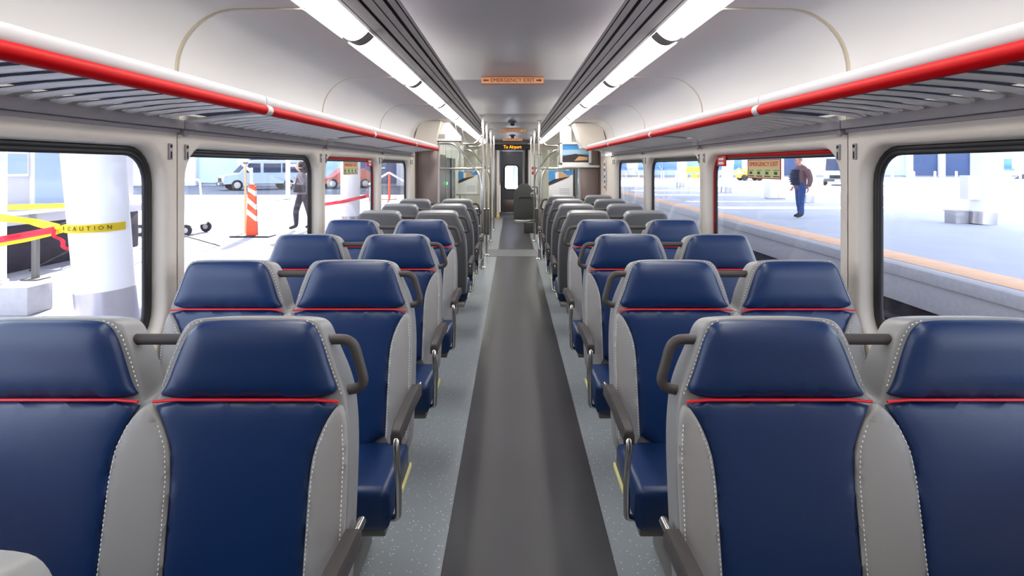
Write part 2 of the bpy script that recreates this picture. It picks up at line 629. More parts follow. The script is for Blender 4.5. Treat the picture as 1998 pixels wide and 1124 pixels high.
wi = 0
for s in (-1, 1):
    for i, (y0, y1) in enumerate(zip(SEAMS, SEAMS[1:])):
        wi += 1
        yc = (y0 + y1) / 2
        zc = (ZT + ZB) / 2
        hh = (ZT - ZB) / 2
        red = (s < 0 and i == 2) or (s > 0 and i == 1)
        bm = B()
        loops = []
        for d, x in ((0.002, 1.434), (0.002, 1.418), (-0.004, 1.414), (-0.014, 1.415), (-0.018, 1.419)):
            loops.append([(s * x, y, z) for y, z in rrect(yc, zc, GH + d, hh + d, 0.14 + d)])
        ring_strip(bm, loops)
        wo = struct(obj('window_%d' % wi, bm, M['rail_red'] if red else M['black'], None, angle=60))
        bm = B()
        loops = []
        for d, x in ((-0.016, 1.419), (-0.022, 1.417), (-0.031, 1.418), (-0.034, 1.422), (-0.034, 1.434)):
            loops.append([(s * x, y, z) for y, z in rrect(yc, zc, GH + d, hh + d, 0.14 + d)])
        ring_strip(bm, loops)
        obj('gasket', bm, M['black'], wo, angle=60)
        bm = B()
        a = [bm.verts.new((s * 1.424, y, z)) for y, z in rrect(yc, zc, GH - 0.03, hh - 0.03, 0.115)]
        b = [bm.verts.new((s * 1.429, y, z)) for y, z in rrect(yc, zc, GH - 0.03, hh - 0.03, 0.115)]
        bm.faces.new(a); bm.faces.new(b[::-1])
        for k in range(len(a)):
            bm.faces.new((a[k], a[(k + 1) % len(a)], b[(k + 1) % len(a)], b[k]))
        obj('pane', bm, M['glass'], wo, smooth=False)
        if red:
            ra, rb = y1 - .32, y1 - .165
            pt = obj('pull_tab', bx((min(s * 1.408, s * 1.416), ra, 1.472), (max(s * 1.408, s * 1.416), rb, 1.542), 0.003), M['sign_red'], wo)
            obj('tab_print', bx((min(s * 1.406, s * 1.408), ra + .03, 1.512), (max(s * 1.406, s * 1.408), rb - .03, 1.528)), M['sign_white'], pt)
            obj('tab_print', bx((min(s * 1.406, s * 1.408), ra + .03, 1.484), (max(s * 1.406, s * 1.408), rb - .03, 1.502)), M['sign_white'], pt)
            # escape instructions stuck on the glass
            sy0, sy1 = (y0 + 0.71, y0 + 1.14)
            sg = thing('window_exit_sign', 'cream emergency exit instruction sticker on the red framed window, %s side' % SIDE[s], 'sign', (s * 1.4225, (sy0 + sy1) / 2, 1.456))
            sg.rotation_euler = (0, 0, R(-90) if s > 0 else R(90))
            hw = (sy1 - sy0) / 2
            obj('board', bx((-hw, -0.002, -0.052), (hw, 0.0, 0.052)), M['sign_green'], sg)
            obj('header', bx((-hw, -0.0027, 0.002), (hw, -0.002, 0.052)), M['sign'], sg)
            bm = B()
            box(bm, (-hw, -0.0035, -0.055), (hw, -0.001, -0.050)); box(bm, (-hw, -0.0035, 0.050), (hw, -0.001, 0.055))
            box(bm, (-hw, -0.0035, -0.055), (-hw + 0.008, -0.001, 0.055)); box(bm, (hw - 0.008, -0.0035, -0.055), (hw, -0.001, 0.055))
            obj('border', bm, M['sign_red'], sg, smooth=False)
            text('lettering', 'EMERGENCY EXIT', 0.036, (0, -0.0032, 0.027), FACE, M['sign_red'], sg, sx=1.28)
            for q in range(4):
                bm = B()
                cx = -hw + hw * 2 * (q + 0.5) / 4
                box(bm, (cx - 0.036, -0.0028, -0.009), (cx + 0.036, -0.002, -0.006))
                box(bm, (cx - 0.026, -0.0028, -0.031), (cx + 0.012, -0.002, -0.015))
                box(bm, (cx - 0.038, -0.0028, -0.044), (cx + 0.036, -0.002, -0.038))
                obj('pictogram', bm, M['ink'], sg, smooth=False)

# ------------------------------------------------------------------ car: ceiling, coves, ribbed strips
ceil = empty_struct('ceiling')
ZC = 2.22
ce = [Y0, 1.6, 4.97, 8.16, 9.66, 11.66, 13.9, 16.6]
for a, b in zip(ce, ce[1:]):
    obj('ceiling_panel', bx((-0.508, a + 0.003, ZC), (0.508, b - 0.003, ZC + 0.02), 0.003), M['ceiling'], ceil)
obj('roof', bx((-1.45, Y0 - 0.05, 2.33), (1.45, 18.45, 2.4)), M['grey_trim'], ceil)
cove_prof = [(1.362, 1.655), (1.362, 1.858)]
for k in range(1, 12):
    a = R(90 * k / 12)
    cove_prof.append((1.112 + 0.25 * math.cos(a), 1.858 + 0.25 * math.sin(a)))
cove_prof += [(1.112, 2.108), (0.862, 2.112), (0.846, 2.105), (0.840, 2.112)]
cs = [Y0, 0.54, 2.33, 4.12, 5.91, 7.70, 9.49, 11.28, 13.07, 14.86, 16.6]
for s in (-1, 1):
    prof = [(s * x, z) for x, z in cove_prof]
    for a, b in zip(cs, cs[1:]):
        obj('cove_panel', thick_profile(B(), prof, -0.008 * s, a + 0.016, b - 0.016), M['cove'], ceil, angle=30)
    pb = [(s * (x + (0.006 if z < 2.0 else 0.004)), z + (0.005 if z > 1.9 else 0.0)) for x, z in cove_prof[:-2]]
    for y in cs[1:-1]:
        obj('cove_seam', thick_profile(B(), pb, -0.01 * s, y - 0.03, y + 0.03), M['seam'], ceil, angle=30)
    # ribbed diffuser strip between the lamps and the ceiling panels
    A = Vector((0.712, 2.142)); E = Vector((0.508, 2.222))
    tn = (E - A).normalized()
    nn = Vector((-tn.y, tn.x))
    L = (E - A).length
    def at(t, d):
        p = A + tn * (t * L) - nn * d * (1 if nn.y > 0 else -1) * -1
        return (s * p.x, p.y)
    obj('diffuser_tray', thick_profile(B(), [at(-0.02, 0.018), at(1.03, 0.018)], 0.006, Y0, 16.5), M['groove'], ceil)
    cuts = [(0.0, 0.065), (0.085, 0.30), (0.375, 0.53), (0.56, 0.695), (0.775, 0.905), (0.935, 1.0)]
    for t0, t1 in cuts:
        bm = extrude_profile(B(), [at(t0, 0.0), at(t1, 0.0), at(t1 - 0.005, 0.016), at(t0 + 0.005, 0.016)], Y0, 16.5, closed=True)
        obj('diffuser_bar', bm, M['rib'], ceil)

# strip lights, one lens after another down each side
lens_prof = []
pa, pm, pe = Vector((0.838, 2.113)), Vector((0.778, 2.062)), Vector((0.713, 2.139))
for k in range(9):
    t = k / 8
    p = (1 - t) ** 2 * pa + 2 * t * (1 - t) * pm + t * t * pe
    lens_prof.append((p.x, p.y))
joints = [2.9 + 1.6 * k for k in range(-2, 9)]
for s in (-1, 1):
    prof = [(s * x, z) for x, z in lens_prof]
    n = 0
    for a, b in zip(joints, joints[1:]):
        if b > 16.6:
            b = 16.5
        if b < 0.3:
            continue
        n += 1
        lab = '%s glowing white strip light from the camera along the %s ceiling edge' % (ORD[n - 1], SIDE[s])
        t = thing('strip_light', lab, 'light', (0, 0, 0), 0, 'strip lights along the %s ceiling edge' % SIDE[s])
        obj('lens', thick_profile(B(), prof, -0.004 * s, a + 0.065, b - 0.06), M['lens'], t)
        bm = thick_profile(B(), [(x * 0.999, z - 0.001) for x, z in prof], -0.006 * s, b - 0.06, b + 0.06)
        dv = obj('divider', bm, M['divider'], t)
        obj('tray', bx((min(s * 0.70, s * 0.85), a + .066, 2.15), (max(s * 0.70, s * 0.85), b + .058, 2.18)), M['divider'], t)
    if s:
        pass

# ------------------------------------------------------------------ luggage racks
def make_rack(s, y0, y1, label):
    t = thing('luggage_rack', label, 'luggage rack', (s * 1.335, (y0 + y1) / 2, 1.65), 0, 'luggage racks on the %s' % SIDE[s])
    ox, oy, oz = t.location
    def loc(p):
        return (p[0] - ox, p[1] - oy, p[2] - oz)
    bm = tube(B(), [loc((s * 1.0, y0 + 0.012, 1.698)), loc((s * 1.0, y1 - 0.012, 1.698))], 0.0205, 16)
    rail = obj('front_rail', bm, M['rail_red'], t)
    for y in (y0 + 0.012, y1 - 0.012):
        obj('rail_ring', tube(B(), [loc((s * 1.0, y - 0.012, 1.698)), loc((s * 1.0, y + 0.012, 1.698))], 0.022, 16), M['fascia'], rail)
    pf = [(s * 1.003 - ox, 1.712 - oz), (s * 0.996 - ox, 1.722 - oz), (s * 0.997 - ox, 1.748 - oz), (s * 1.003 - ox, 1.755 - oz), (s * 1.012 - ox, 1.752 - oz), (s * 1.014 - ox, 1.715 - oz)]
    obj('front_lip', extrude_profile(B(), pf, y0 + 0.004 - oy, y1 - 0.004 - oy, closed=True), M['fascia'], t)
    obj('wall_channel', bx(loc((min(s * 1.328, s * 1.366), y0 + 0.003, 1.622)), loc((max(s * 1.328, s * 1.366), y1 - 0.003, 1.657)), 0.004), M['grey_trim'], t)
    obj('channel_lip', bx(loc((min(s * 1.345, s * 1.366), y0 + 0.003, 1.606)), loc((max(s * 1.345, s * 1.366), y1 - 0.003, 1.6205)), 0.003), M['grey_trim'], t)
    pts = [(s * 1.335, 1.660), (s * 1.30, 1.668), (s * 1.18, 1.682), (s * 1.02, 1.694)]
    bm = tube(B(), [(p[0] - s * 1.335, 0, p[1] - 1.66) for p in pts], 0.0275, 12, flat=(1.0, 0.26))
    shp = [(x - ox, z + .030 - oz) for x, z in [(s * 1.345, 1.660), (s * 1.30, 1.668), (s * 1.18, 1.682), (s * 1.012, 1.695)]]
    obj('gap_shade', thick_profile(B(), shp, -0.006 * s, y0 + 0.056 - oy, y1 - 0.004 - oy), M['gap_shade'], t)  # sheet added above the slats so the gaps between them look dark
    src = None
    n = int(round((y1 - y0 - 0.13) / 0.1025))
    for k in range(n):
        y = y0 + 0.12 + k * 0.1025
        if src is None:
            src = obj('slat', bm, M['slat'], t)
            src.location = loc((s * 1.335, y, 1.66))
        else:
            share('slat', src, t, loc((s * 1.335, y, 1.66)))
    bm = thick_profile(B(), [(p[0] - ox, p[1] - 0.002 - oz) for p in pts], 0.01 * s, y0 + 0.004 - oy, y0 + 0.055 - oy)
    obj('bracket', bm, M['slat'], t)
    return t

rk = [0.54 - 1.79, 0.54, 2.33, 4.12, 5.91, 7.70]
for s in (-1, 1):
    for i, (a, b) in enumerate(zip(rk, rk[1:])):
        if i == 0:
            continue
        make_rack(s, a, b, 'slatted white luggage rack with red front rail, %s from the camera on the %s' % (ORD[i - 1], SIDE[s]))

# ------------------------------------------------------------------ seats
ZR = 0.918
LEAN = 0.17
def smap(x, y, z):
    """(x, y, z-above-red-line) -> local point; the back leans away from the sitter."""
    return (x, y + (LEAN * z if z < 0 else 0.06 * z), ZR + z)

HEAD = [(.018, -.001), (.042, .030), (.061, .086), (.081, .140), (.100, .168), (.126, .1815), (.25, .182), (.368, .1815), (.394, .168), (.410, .130), (.432, .062), (.458, -.001), (.25, .0)]
SHELL_HALF = [(.012, -.010), (.022, .026), (.040, .088), (.060, .142), (.082, .178), (.118, .188), (.25, .189), (.370, .188), (.402, .176), (.420, .132), (.444, .066), (.468, .0), (.480, -.08), (.484, -.16), (.484, -.35), (.480, -.50), (.47, -.53)]
PANEL = [(.014, -.004), (.043, -.052), (.065, -.105), (.072, -.17), (.073, -.3), (.075, -.50), (.390, -.50), (.392, -.3), (.393, -.17), (.402, -.105), (.424, -.05), (.458, -.004), (.25, -.003)]
SIDEB = [(.451, -.012), (.424, -.053), (.403, -.107), (.394, -.17), (.392, -.3), (.390, -.51), (.476, -.51), (.480, -.3), (.480, -.16), (.476, -.08), (.466, -.02)]
PETAL = [(.008, -.014), (.040, -.052), (.063, -.105), (.071, -.17), (.073, -.3), (.075, -.51), (-.075, -.51), (-.073, -.3), (-.071, -.17), (-.063, -.105), (-.040, -.052), (-.008, -.014)]

def mir(poly, s):
    return [(s * x, z) for x, z in poly]

def dashes(bm, line, y, step=0.010, ln=0.0042, w=0.0009):
    """Small raised stitches along a polyline given in (x, z)."""
    for (xa, za), (xb, zb) in zip(line, line[1:]):
        a = Vector((xa, za)); b = Vector((xb, zb))
        n = max(1, int((b - a).length / step))
        d = (b - a).normalized()
        nrm = Vector((-d.y, d.x)) * w
        for k in range(n):
            p = a + (b - a) * ((k + 0.5) / n)
            q = [p - d * ln / 2 - nrm, p + d * ln / 2 - nrm, p + d * ln / 2 + nrm, p - d * ln / 2 + nrm]
            vs = [bm.verts.new(smap(c.x, y, c.y)) for c in q]
            vb = [bm.verts.new(smap(c.x, y + 0.002, c.y)) for c in q]
            bm.faces.new(vs)
            for j in range(4):
                bm.faces.new((vs[j], vs[(j + 1) % 4], vb[(j + 1) % 4], vb[j]))

def make_seat(a, label):
    """Double seat facing -y; a = local x direction of the aisle."""
    t = thing('double_seat', label, 'train seat', (0, 0, 0), 0)
    full = SHELL_HALF + [(-x, z) for x, z in SHELL_HALF[::-1]]
    sh = chaikin(full, 2)
    smap_back = lambda x, y, z: smap(x, y, z - (.22 * max(0, y - .02) * max(0, min(1, (z - .05) / .08))))
    obj('back_shell', plate(B(), sh, smap_back, 0.016, 0.086, r=0.010), M['shell'], t, angle=50)
    cov = chaikin(inset(full, 0.010), 2)
    bm = plate(B(), cov, lambda x, y, z: smap_back(x, 0.116 - y, z), 0.0, 0.015, r=0.008)
    cv = obj('back_cover', bm, M['shell_dark'], t, angle=50)
    for s in (-1, 1):
        obj('headrest', plate(B(), chaikin(mir(HEAD, s), 2), smap, 0.002, 0.02, r=0.012, bulge=0.014), M['blue'], t, angle=60)
        obj('back_panel', plate(B(), chaikin(mir(PANEL, s), 1), smap, 0.004, 0.018, r=0.005, bulge=0.004), M['blue'], t, angle=60)
        obj('side_bolster', plate(B(), chaikin(mir(SIDEB, s), 1), smap, 0.0, 0.022, r=0.006, bulge=0.004), M['grey_leather'], t, angle=60)
        obj('red_piping', tube(B(), [smap(s * x, 0.0, z) for x, z in ((.018, -.003), (.07, .001), (.25, .001), (.40, .001), (.455, -.003))], 0.0036, 8), M['red'], t)
        bm = B()
        dashes(bm, [(s * x, z) for x, z in [(.028, .024), (.050, .088), (.071, .141), (.091, .170), (.122, .1825)]], 0.0148)
        dashes(bm, [(s * x, z) for x, z in [(.366, .1835), (.392, .170), (.411, .131), (.435, .064), (.458, .006)]], 0.0148)
        dashes(bm, [(s * x, z) for x, z in [(.432, -.05), (.410, -.107), (.401, -.17), (.398, -.3), (.396, -.46)]], -0.0035)
        dashes(bm, [(s * x, z) for x, z in [(.034, -.05), (.057, -.105), (.065, -.17), (.067, -.3), (.069, -.46)]], -0.0035)
        dashes(bm, [(s * x, z) for x, z in [(.466, -.05), (.473, -.12), (.474, -.3), (.470, -.46)]], -0.0035)
        st = obj('stitching', bm, M['stitch'], t, smooth=False)
        st['kind'] = 'stuff'
        # cushion: rounded block with a falling front edge
        bm = B()
        box(bm, (min(s * .008, s * .478), -.425, .318), (max(s * .008, s * .478), -.045, .450), 0.028, 3)
        for v in bm.verts:
            if v.co.z > .40:
                v.co.z += 0.012 * max(0, (-v.co.y - .2) / .2) - 0.012 * max(0, (v.co.y + .2) / .15)
            if v.co.y < -.40 and v.co.z < .36:
                v.co.y += 0.012
        cu = obj('cushion', bm, M['blue'], t, angle=60)
        bm = tube(B(), [(s * .16, -.40, .4615), (s * .155, -.3, .4555), (s * .15, -.09, .4475)], 0.0022, 6)
        obj('cushion_seam', bm, M['blue'], cu)
    obj('centre_bolster', plate(B(), chaikin(PETAL, 1), smap, 0.0, 0.022, r=0.006, bulge=0.004), M['grey_leather'], t, angle=60)
    obj('seat_frame', bx((-.46, -.38, .285), (.46, .02, .317), 0.006), M['pedestal'], t)
    obj('pedestal', bx((min(a * .05, a * .321), -.34, 0.004), (max(a * .05, a * .321), .02, .285), 0.008), M['pedestal'], t)
    # dark bar across the gap between the headrests
    obj('cross_bar', tube(B(), [(-.058, .055, ZR + .128), (.058, .055, ZR + .128)], 0.0135, 12), M['rubber'], t)
    # grab handle on the aisle side
    hp = fillet([(a * .40, .055, ZR + .128), (a * .474, .055, ZR + .128), (a * .507, .052, ZR + .012), (a * .44, .052, ZR + .002)], 0.03, 5)
    obj('grab_handle', tube(B(), hp, 0.0125, 10), M['rubber'], t)
    # armrest: steel tube with a dark pad and a front post
    ap = fillet([(a * .505, .02, .622), (a * .505, -.20, .640), (a * .505, -.445, .635), (a * .512, -.432, .50), (a * .500, -.375, .345), (a * .47, -.36, .335)], 0.05, 5)
    ar = obj('armrest', tube(B(), ap, 0.0105, 10), M['steel'], t)
    bm = B()
    prof = [(-.055, .012), (-.2, .030), (-.41, .030)]
    rings = []
    for y, dz in ((-.05, -.002), (-.06, .006), (-.2, .018), (-.36, .016), (-.43, .008), (-.438, 0.0)):
        w = 0.021 if -.43 < y < -.055 else 0.017
        z = .628 + dz
        rings.append([bm.verts.new((a * .505 + dx * w, y, z + dzz * .021)) for dx, dzz in ((-1, -.9), (1, -.9), (1, .3), (.7, .9), (-.7, .9), (-1, .3))])
    for ra, rb in zip(rings, rings[1:]):
        for k in range(6):
            bm.faces.new((ra[k], ra[(k + 1) % 6], rb[(k + 1) % 6], rb[k]))
    bm.faces.new(rings[0]); bm.faces.new(rings[-1])
    obj('arm_pad', bm, M['rubber'], ar, angle=50)
    obj('marker_tab', bx((min(a * .478, a * .486), -.23, .338), (max(a * .478, a * .486), -.05, .356), 0.002), M['yellow'], t)
    return t

PITCH = 0.86
D1 = 1.356
XU = 0.866
seat_R = make_seat(-1, '')
seat_L = make_seat(1, '')
used = {-1: False, 1: False}
def place_seat(src_side, x, y, rz, label, group):
    src = seat_R if src_side > 0 else seat_L
    if not used[src_side]:
        used[src_side] = True
        src.location = (x, y, 0); src.rotation_euler = (0, 0, rz); src['label'] = label; src['group'] = group
        return src
    return dup(src, (x, y, 0), rz, label, group)
for s in (-1, 1):
    for k in range(4):
        place_seat(s, s * XU, D1 + PITCH * k, 0, 'blue and grey double seat, %s row from the camera, %s of the aisle' % (ORD[k] if k else 'nearest', SIDE[s]), 'blue seats %s of the aisle' % SIDE[s])
    for k in range(3 if s < 0 else 4):
        place_seat(-s, s * XU, 4.74 + PITCH * k + 0.116, math.pi, 'plain grey seat back, %s grey row from the camera, %s of the aisle' % (ORD[k], SIDE[s]), 'grey backed seats %s of the aisle' % SIDE[s])
place_seat(-1, -XU, 0.462, 0, 'seat back corner cut off in the bottom left of the photo', 'blue seats left of the aisle')

# ------------------------------------------------------------------ signs and fittings under the ceiling
def exit_sign(y, lab):
    t = thing('exit_sign', lab, 'sign', (0, y, 2.22), 0, 'emergency exit signs across the ceiling')
    obj('board', bx((-.26, 0, -.06), (.26, .02, 0.0), 0.003), M['sign'], t)
    bm = B()
    box(bm, (-.262, -.001, -.062), (.262, .003, -.056)); box(bm, (-.262, -.001, -.004), (.262, .003, 0.0))
    obj('border', bm, M['sign_red'], t, smooth=False)
    text('lettering', 'EMERGENCY EXIT', 0.046, (0, -.0015, -.030), FACE, M['sign_red'], t)
    for s in (-1, 1):
        bm = B()
        prism(bm, [(s * x, -.0025, z) for x, z in ((.245, -.030), (.228, -.015), (.228, -.024), (.198, -.024), (.198, -.036), (.228, -.036), (.228, -.045))], (0, .002, 0))
        obj('arrow', bm, M['sign_red'], t, smooth=False)
exit_sign(4.80, 'cream emergency exit sign hanging nearest the camera below the grey ceiling')
exit_sign(11.5, 'small orange emergency exit sign between the two dome cameras')
exit_sign(15.4, 'farthest small emergency exit sign just above the orange display')
for y, lab in ((9.45, 'black dome camera on the ceiling nearest the camera'), (13.6, 'smaller black dome camera behind the middle exit sign')):
    t = thing('dome_camera', lab, 'camera', (0, y, 2.22))
    obj('mount', lathe(B(), [(.075, 0), (.075, -.02), (.055, -.03), (.01, -.031)], (0, 0, 0), 20), M['darkgrey'], t)
    obj('dome', lathe(B(), [(.048, -.03), (.046, -.05), (.035, -.07), (.018, -.08), (.004, -.082)], (0, 0, 0), 20), M['black'], t)

# destination display over the end door
t = thing('led_display', 'black destination display with orange lettering above the end door', 'display', (0, 16.42, 2.03))
obj('housing', bx((-.52, 0, -.075), (.52, .07, .075), 0.006), M['black'], t)
text('lettering', 'To Airport', 0.135, (0.0, -.002, -.002), FACE, M['led'], t, sx=0.85)

# ------------------------------------------------------------------ end bulkhead and end door
we = empty_struct('wall_end')
obj('bulkhead_panel', bx((-1.36, 16.5, 0), (-.545, 16.56, 2.14), 0.006), M['cream'], we)
obj('bulkhead_panel', bx((.44, 16.5, 0), (1.36, 16.56, 2.14), 0.006), M['cream'], we)
obj('header', bx((-.545, 16.5, 1.95), (.44, 16.58, 2.25), 0.004), M['door_grey'], we)
obj('jamb', bx((-.545, 16.46, 0), (-.47, 16.60, 1.96), 0.01), M['door_grey'], we)
obj('jamb', bx((-.455, 16.44, 0.0), (-.375, 16.50, 1.94), 0.012), M['cream'], we)
obj('jamb_foot', bx((-.463, 16.43, 0.0), (-.367, 16.505, .06), 0.004), M['yellow_machine'], we)
obj('jamb', bx((.36, 16.46, 0), (.44, 16.60, 1.96), 0.01), M['groove'], we)
obj('jamb', bx((.31, 16.62, 0), (.36, 17.9, 1.96), 0.01), M['grey_trim'], we)
obj('vestibule_side', bx((-.56, 16.62, 0), (-.50, 18.3, 2.0)), M['door_grey'], we)
obj('end_panel', bx((-1.44, 18.24, 0), (-.40, 18.32, 2.33)), M['door_grey'], we)
obj('end_panel', bx((.33, 18.24, 0), (1.44, 18.32, 2.33)), M['door_grey'], we)
obj('end_panel', bx((-.40, 18.24, 1.97), (.33, 18.32, 2.33)), M['door_grey'], we)
obj('wall_back', bx((-1.45, Y0 - 0.05, -0.06), (1.45, Y0, 2.35)), M['cream'])['kind'] = 'structure'
obj('vestibule_ceiling', bx((-.56, 16.58, 2.05), (.46, 18.3, 2.09)), M['ceiling'], ceil)

dr = struct(obj('door_1', B(), M['door_grey']))
bm = B()
inner = rrect(-.035, 1.13, .235, .40, .12)
outer = rect_match(-.39, .32, 0.03, 1.96, inner)
ring_strip(bm, [[(x, 18.16, z) for x, z in outer], [(x, 18.16, z) for x, z in inner], [(x, 18.20, z) for x, z in inner], [(x, 18.20, z) for x, z in outer]])
lf = obj('door_leaf', bm, M['door_grey'], dr, angle=50)
bm = B()
ring_strip(bm, [[(x, 18.17, z) for x, z in rrect(-.035, 1.13, .24, .405, .125)], [(x, 18.145, z) for x, z in rrect(-.035, 1.13, .24, .405, .125)], [(x, 18.145, z) for x, z in rrect(-.035, 1.13, .205, .37, .09)], [(x, 18.19, z) for x, z in rrect(-.035, 1.13, .205, .37, .09)]])
obj('window_gasket', bm, M['black'], dr)
bm = B()
prism(bm, [(x, 18.185, z) for x, z in rrect(-.035, 1.13, .215, .38, .10)], (0, .006, 0))
obj('pane', bm, M['glass'], dr, smooth=False)
obj('kick_plate', bx((-.37, 18.15, .05), (.30, 18.165, .42), 0.003), M['brown'], dr)
obj('sill_plate', bx((-.40, 18.05, .003), (.33, 18.2, .03), 0.003), M['steel'], dr)
hd = obj('door_handle', tube(B(), fillet([(-.34, 18.16, 1.02), (-.34, 18.10, 1.02), (-.34, 18.10, .86), (-.34, 18.16, .86)], .02, 3), 0.01, 8), M['steel'], dr)
t = thing('round_lamp', 'small round white lamp above the end door', 'light', (-.13, 17.6, 2.05))
obj('bezel', lathe(B(), [(.10, 0), (.10, -.02), (.08, -.03)], (0, 0, 0), 20), M['steel'], t)
obj('bulb_cover', lathe(B(), [(.08, -.025), (.06, -.045), (.02, -.055)], (0, 0, 0), 20), M['lens'], t)

# cream cabinet door with red notice on the right bulkhead
t = thing('equipment_cabinet', 'white equipment cabinet with red notice right of the end door', 'cabinet', (.66, 16.44, 0))
obj('cabinet_body', bx((-.20, 0, .55), (.20, .06, 1.92), 0.01), M['white'], t)
hd = obj('cabinet_door', bx((-.17, -.012, .60), (.17, 0, 1.86), 0.005), M['white'], t)
obj('notice', bx((-.135, -.015, 1.24), (-.0, -.012, 1.46)), M['sign_red'], hd)
obj('notice_print', bx((-.11, -.017, 1.33), (-.025, -.015, 1.38)), M['sign_white'], hd)
obj('vent_slot', bx((.04, -.014, 1.80), (.16, -.012, 1.82)), M['groove'], hd)

# ------------------------------------------------------------------ partitions, stanchions, posters, monitor
def partition(s, y, lab, side=True):
    t = thing('windscreen_partition', lab, 'partition', (s * 0.9, y, 0))
    o = s * 0.9
    def X(x):
        return s * x - o
    def bb(x0, x1, ya, yb, z0, z1, bev=0.004):
        return bx((min(X(x0), X(x1)), ya, z0), (max(X(x0), X(x1)), yb, z1), bev)
    if side:
        obj('side_panel', bb(1.06, 1.358, 0, .045, .004, 1.84, 0.01), M['brown'], t)
    else:
        obj('side_pane', bb(1.06, 1.352, .016, .026, .62, 1.80), M['screen_glass'], t)
    obj('edge_post', bb(1.04, 1.07, -.012, .057, .004, 1.84, 0.008), M['grey_trim'], t)
    if True:
        obj('glass_pane', bb(.47, 1.04, .016, .026, .62, 1.80), M['screen_glass'], t)
    obj('lower_panel', bb(.47, 1.04, .008, .034, .10, .62), M['shell_dark'], t)
    obj('cross_rail', tube(B(), [(X(1.04), .02, 1.44), (X(.45), .02, 1.44)], 0.016, 10), M['steel'], t)
    obj('sill_rail', tube(B(), [(X(1.04), .02, .62), (X(.45), .02, .62)], 0.014, 10), M['steel'], t)
    fp = fillet([(X(1.04), .0, 1.80), (X(.82), .0, 1.80), (X(.47), .0, 1.36), (X(.445), .0, 1.2), (X(.445), .0, .004)], .10, 5)
    obj('frame_tube', tube(B(), fp, 0.0165, 10), M['steel'], t)
    return t

def stanchion(s, y, lab, x=0.43, branch=False):
    t = thing('stanchion', lab, 'grab pole', (s * x, y, 0), 0, 'steel grab poles by the aisle')
    obj('pole', tube(B(), [(0, 0, .02), (0, 0, 2.216)], 0.016, 10), M['steel'], t)
    obj('floor_flange', lathe(B(), [(.045, .004), (.045, .012), (.025, .022), (.018, .03)], (0, 0, 0), 16), M['steel'], t)
    obj('ceiling_flange', lathe(B(), [(.018, 2.19), (.04, 2.2), (.04, 2.217)], (0, 0, 0), 16), M['steel'], t)
    if branch:
        obj('grab_branch', tube(B(), fillet([(s * .012, 0, 1.92), (s * .10, 0, 1.80), (s * .33, 0, 1.80), (s * .40, 0, 2.09)], .06, 4), 0.0125, 8), M['steel'], t)
    return t

partition(-1, 8.18, 'nearest glass windscreen with steel frame behind the left seats')
partition(1, 9.02, 'glass windscreen with steel frame carrying the right poster')
partition(-1, 11.5, 'farther glass windscreen carrying the left poster', False)
partition(1, 11.6, 'farther glass windscreen past the right poster', False)
stanchion(-1, 8.32, 'tall steel pole nearest the camera, left of the aisle', branch=True)
stanchion(1, 9.1, 'tall steel pole nearest the camera, right of the aisle', 0.42, True)
stanchion(-1, 9.5, 'second steel pole left of the aisle', branch=True)
stanchion(-1, 11.3, 'third steel pole left of the aisle')
stanchion(1, 11.3, 'second steel pole right of the aisle')
stanchion(-1, 13.2, 'farthest steel pole left of the aisle')
stanchion(1, 13.4, 'farthest steel pole right of the aisle')
# side doors of the vestibule
dn = 1
for s in (-1, 1):
    dn += 1
    d = empty_struct('door_%d' % dn)
    for k in range(2):
        ya = 11.72 + k * 1.09
        bm = B()
        hole = rrect(ya + .54, 1.25, .24, .46, .06)
        out = rect_match(ya, ya + 1.08, .03, 1.98, hole)
        ring_strip(bm, [[(s * 1.38, y, z) for y, z in out], [(s * 1.38, y, z) for y, z in hole], [(s * 1.42, y, z) for y, z in hole]])
        lf = obj('door_leaf', bm, M['door_grey'], d, angle=50)
        bm = B()
        prism(bm, [(s * 1.40, y, z) for y, z in hole], (s * .006, 0, 0))
        obj('pane', bm, M['glass'], lf, smooth=False)
        obj('edge_strip', bx((min(s * 1.36, s * 1.385), ya - .012, .03), (max(s * 1.36, s * 1.385), ya + .012, 1.98)), M['groove'], lf)
    obj('transom', bx((min(s * 1.36, s * 1.44), 11.7, 1.98), (max(s * 1.36, s * 1.44), 13.92, 2.05)), M['cream'], d)
    if s < 0:
        obj('status_lamp', lathe(B(), [(.03, 0), (.03, .012), (.015, .02)], (-1.335, 11.64, 1.13), 14, axis='x'), M['green_led'], d)

def poster(s, y, x0, x1, z0, z1, lab):
    xc = (x0 + x1) / 2
    w = (x1 - x0) / 2
    h = z1 - z0
    t = thing('train_poster', lab, 'poster', (xc, y, z0))
    obj('board', bx((-w, 0, 0), (w, .012, h), 0.002), M['sign_white'], t)
    def quad(name, pts, m, off):
        bm = B()
        prism(bm, [(p[0] * w, -off * 2, p[1] * h) for p in pts], (0, off * 2, 0))
        obj(name, bm, m, t, smooth=False)
    quad('printed_sky', [(-1, .62), (1, .86), (1, 1), (-1, 1)], M['sky_print'], .0010)
    quad('printed_cloud', [(-.5, .80), (.5, .84), (.1, .97), (-.4, .96)], M['sea_print'], .0016)
    quad('printed_track', [(-1, .46), (.75, .78), (-.2, .76), (-1, .60)], M['dark_print'], .0022)
    quad('printed_train', [(-.45, .70), (.75, .80), (.1, .93), (-.2, .98), (-.5, .92)], M['tan_print'], .0028)
    quad('printed_nose', [(-.45, .70), (-.2, .72), (-.18, .96), (-.45, .93)], M['sign_white'], .0034)
    for k in range(4):
        quad('printed_line', [(-.1, .34 - .07 * k), (.7, .34 - .07 * k), (.7, .355 - .07 * k), (-.1, .355 - .07 * k)], M['grey_trim'], .0012)
    return t
poster(1, 8.985, .565, .945, .97, 1.405, 'larger train poster on the right glass screen')
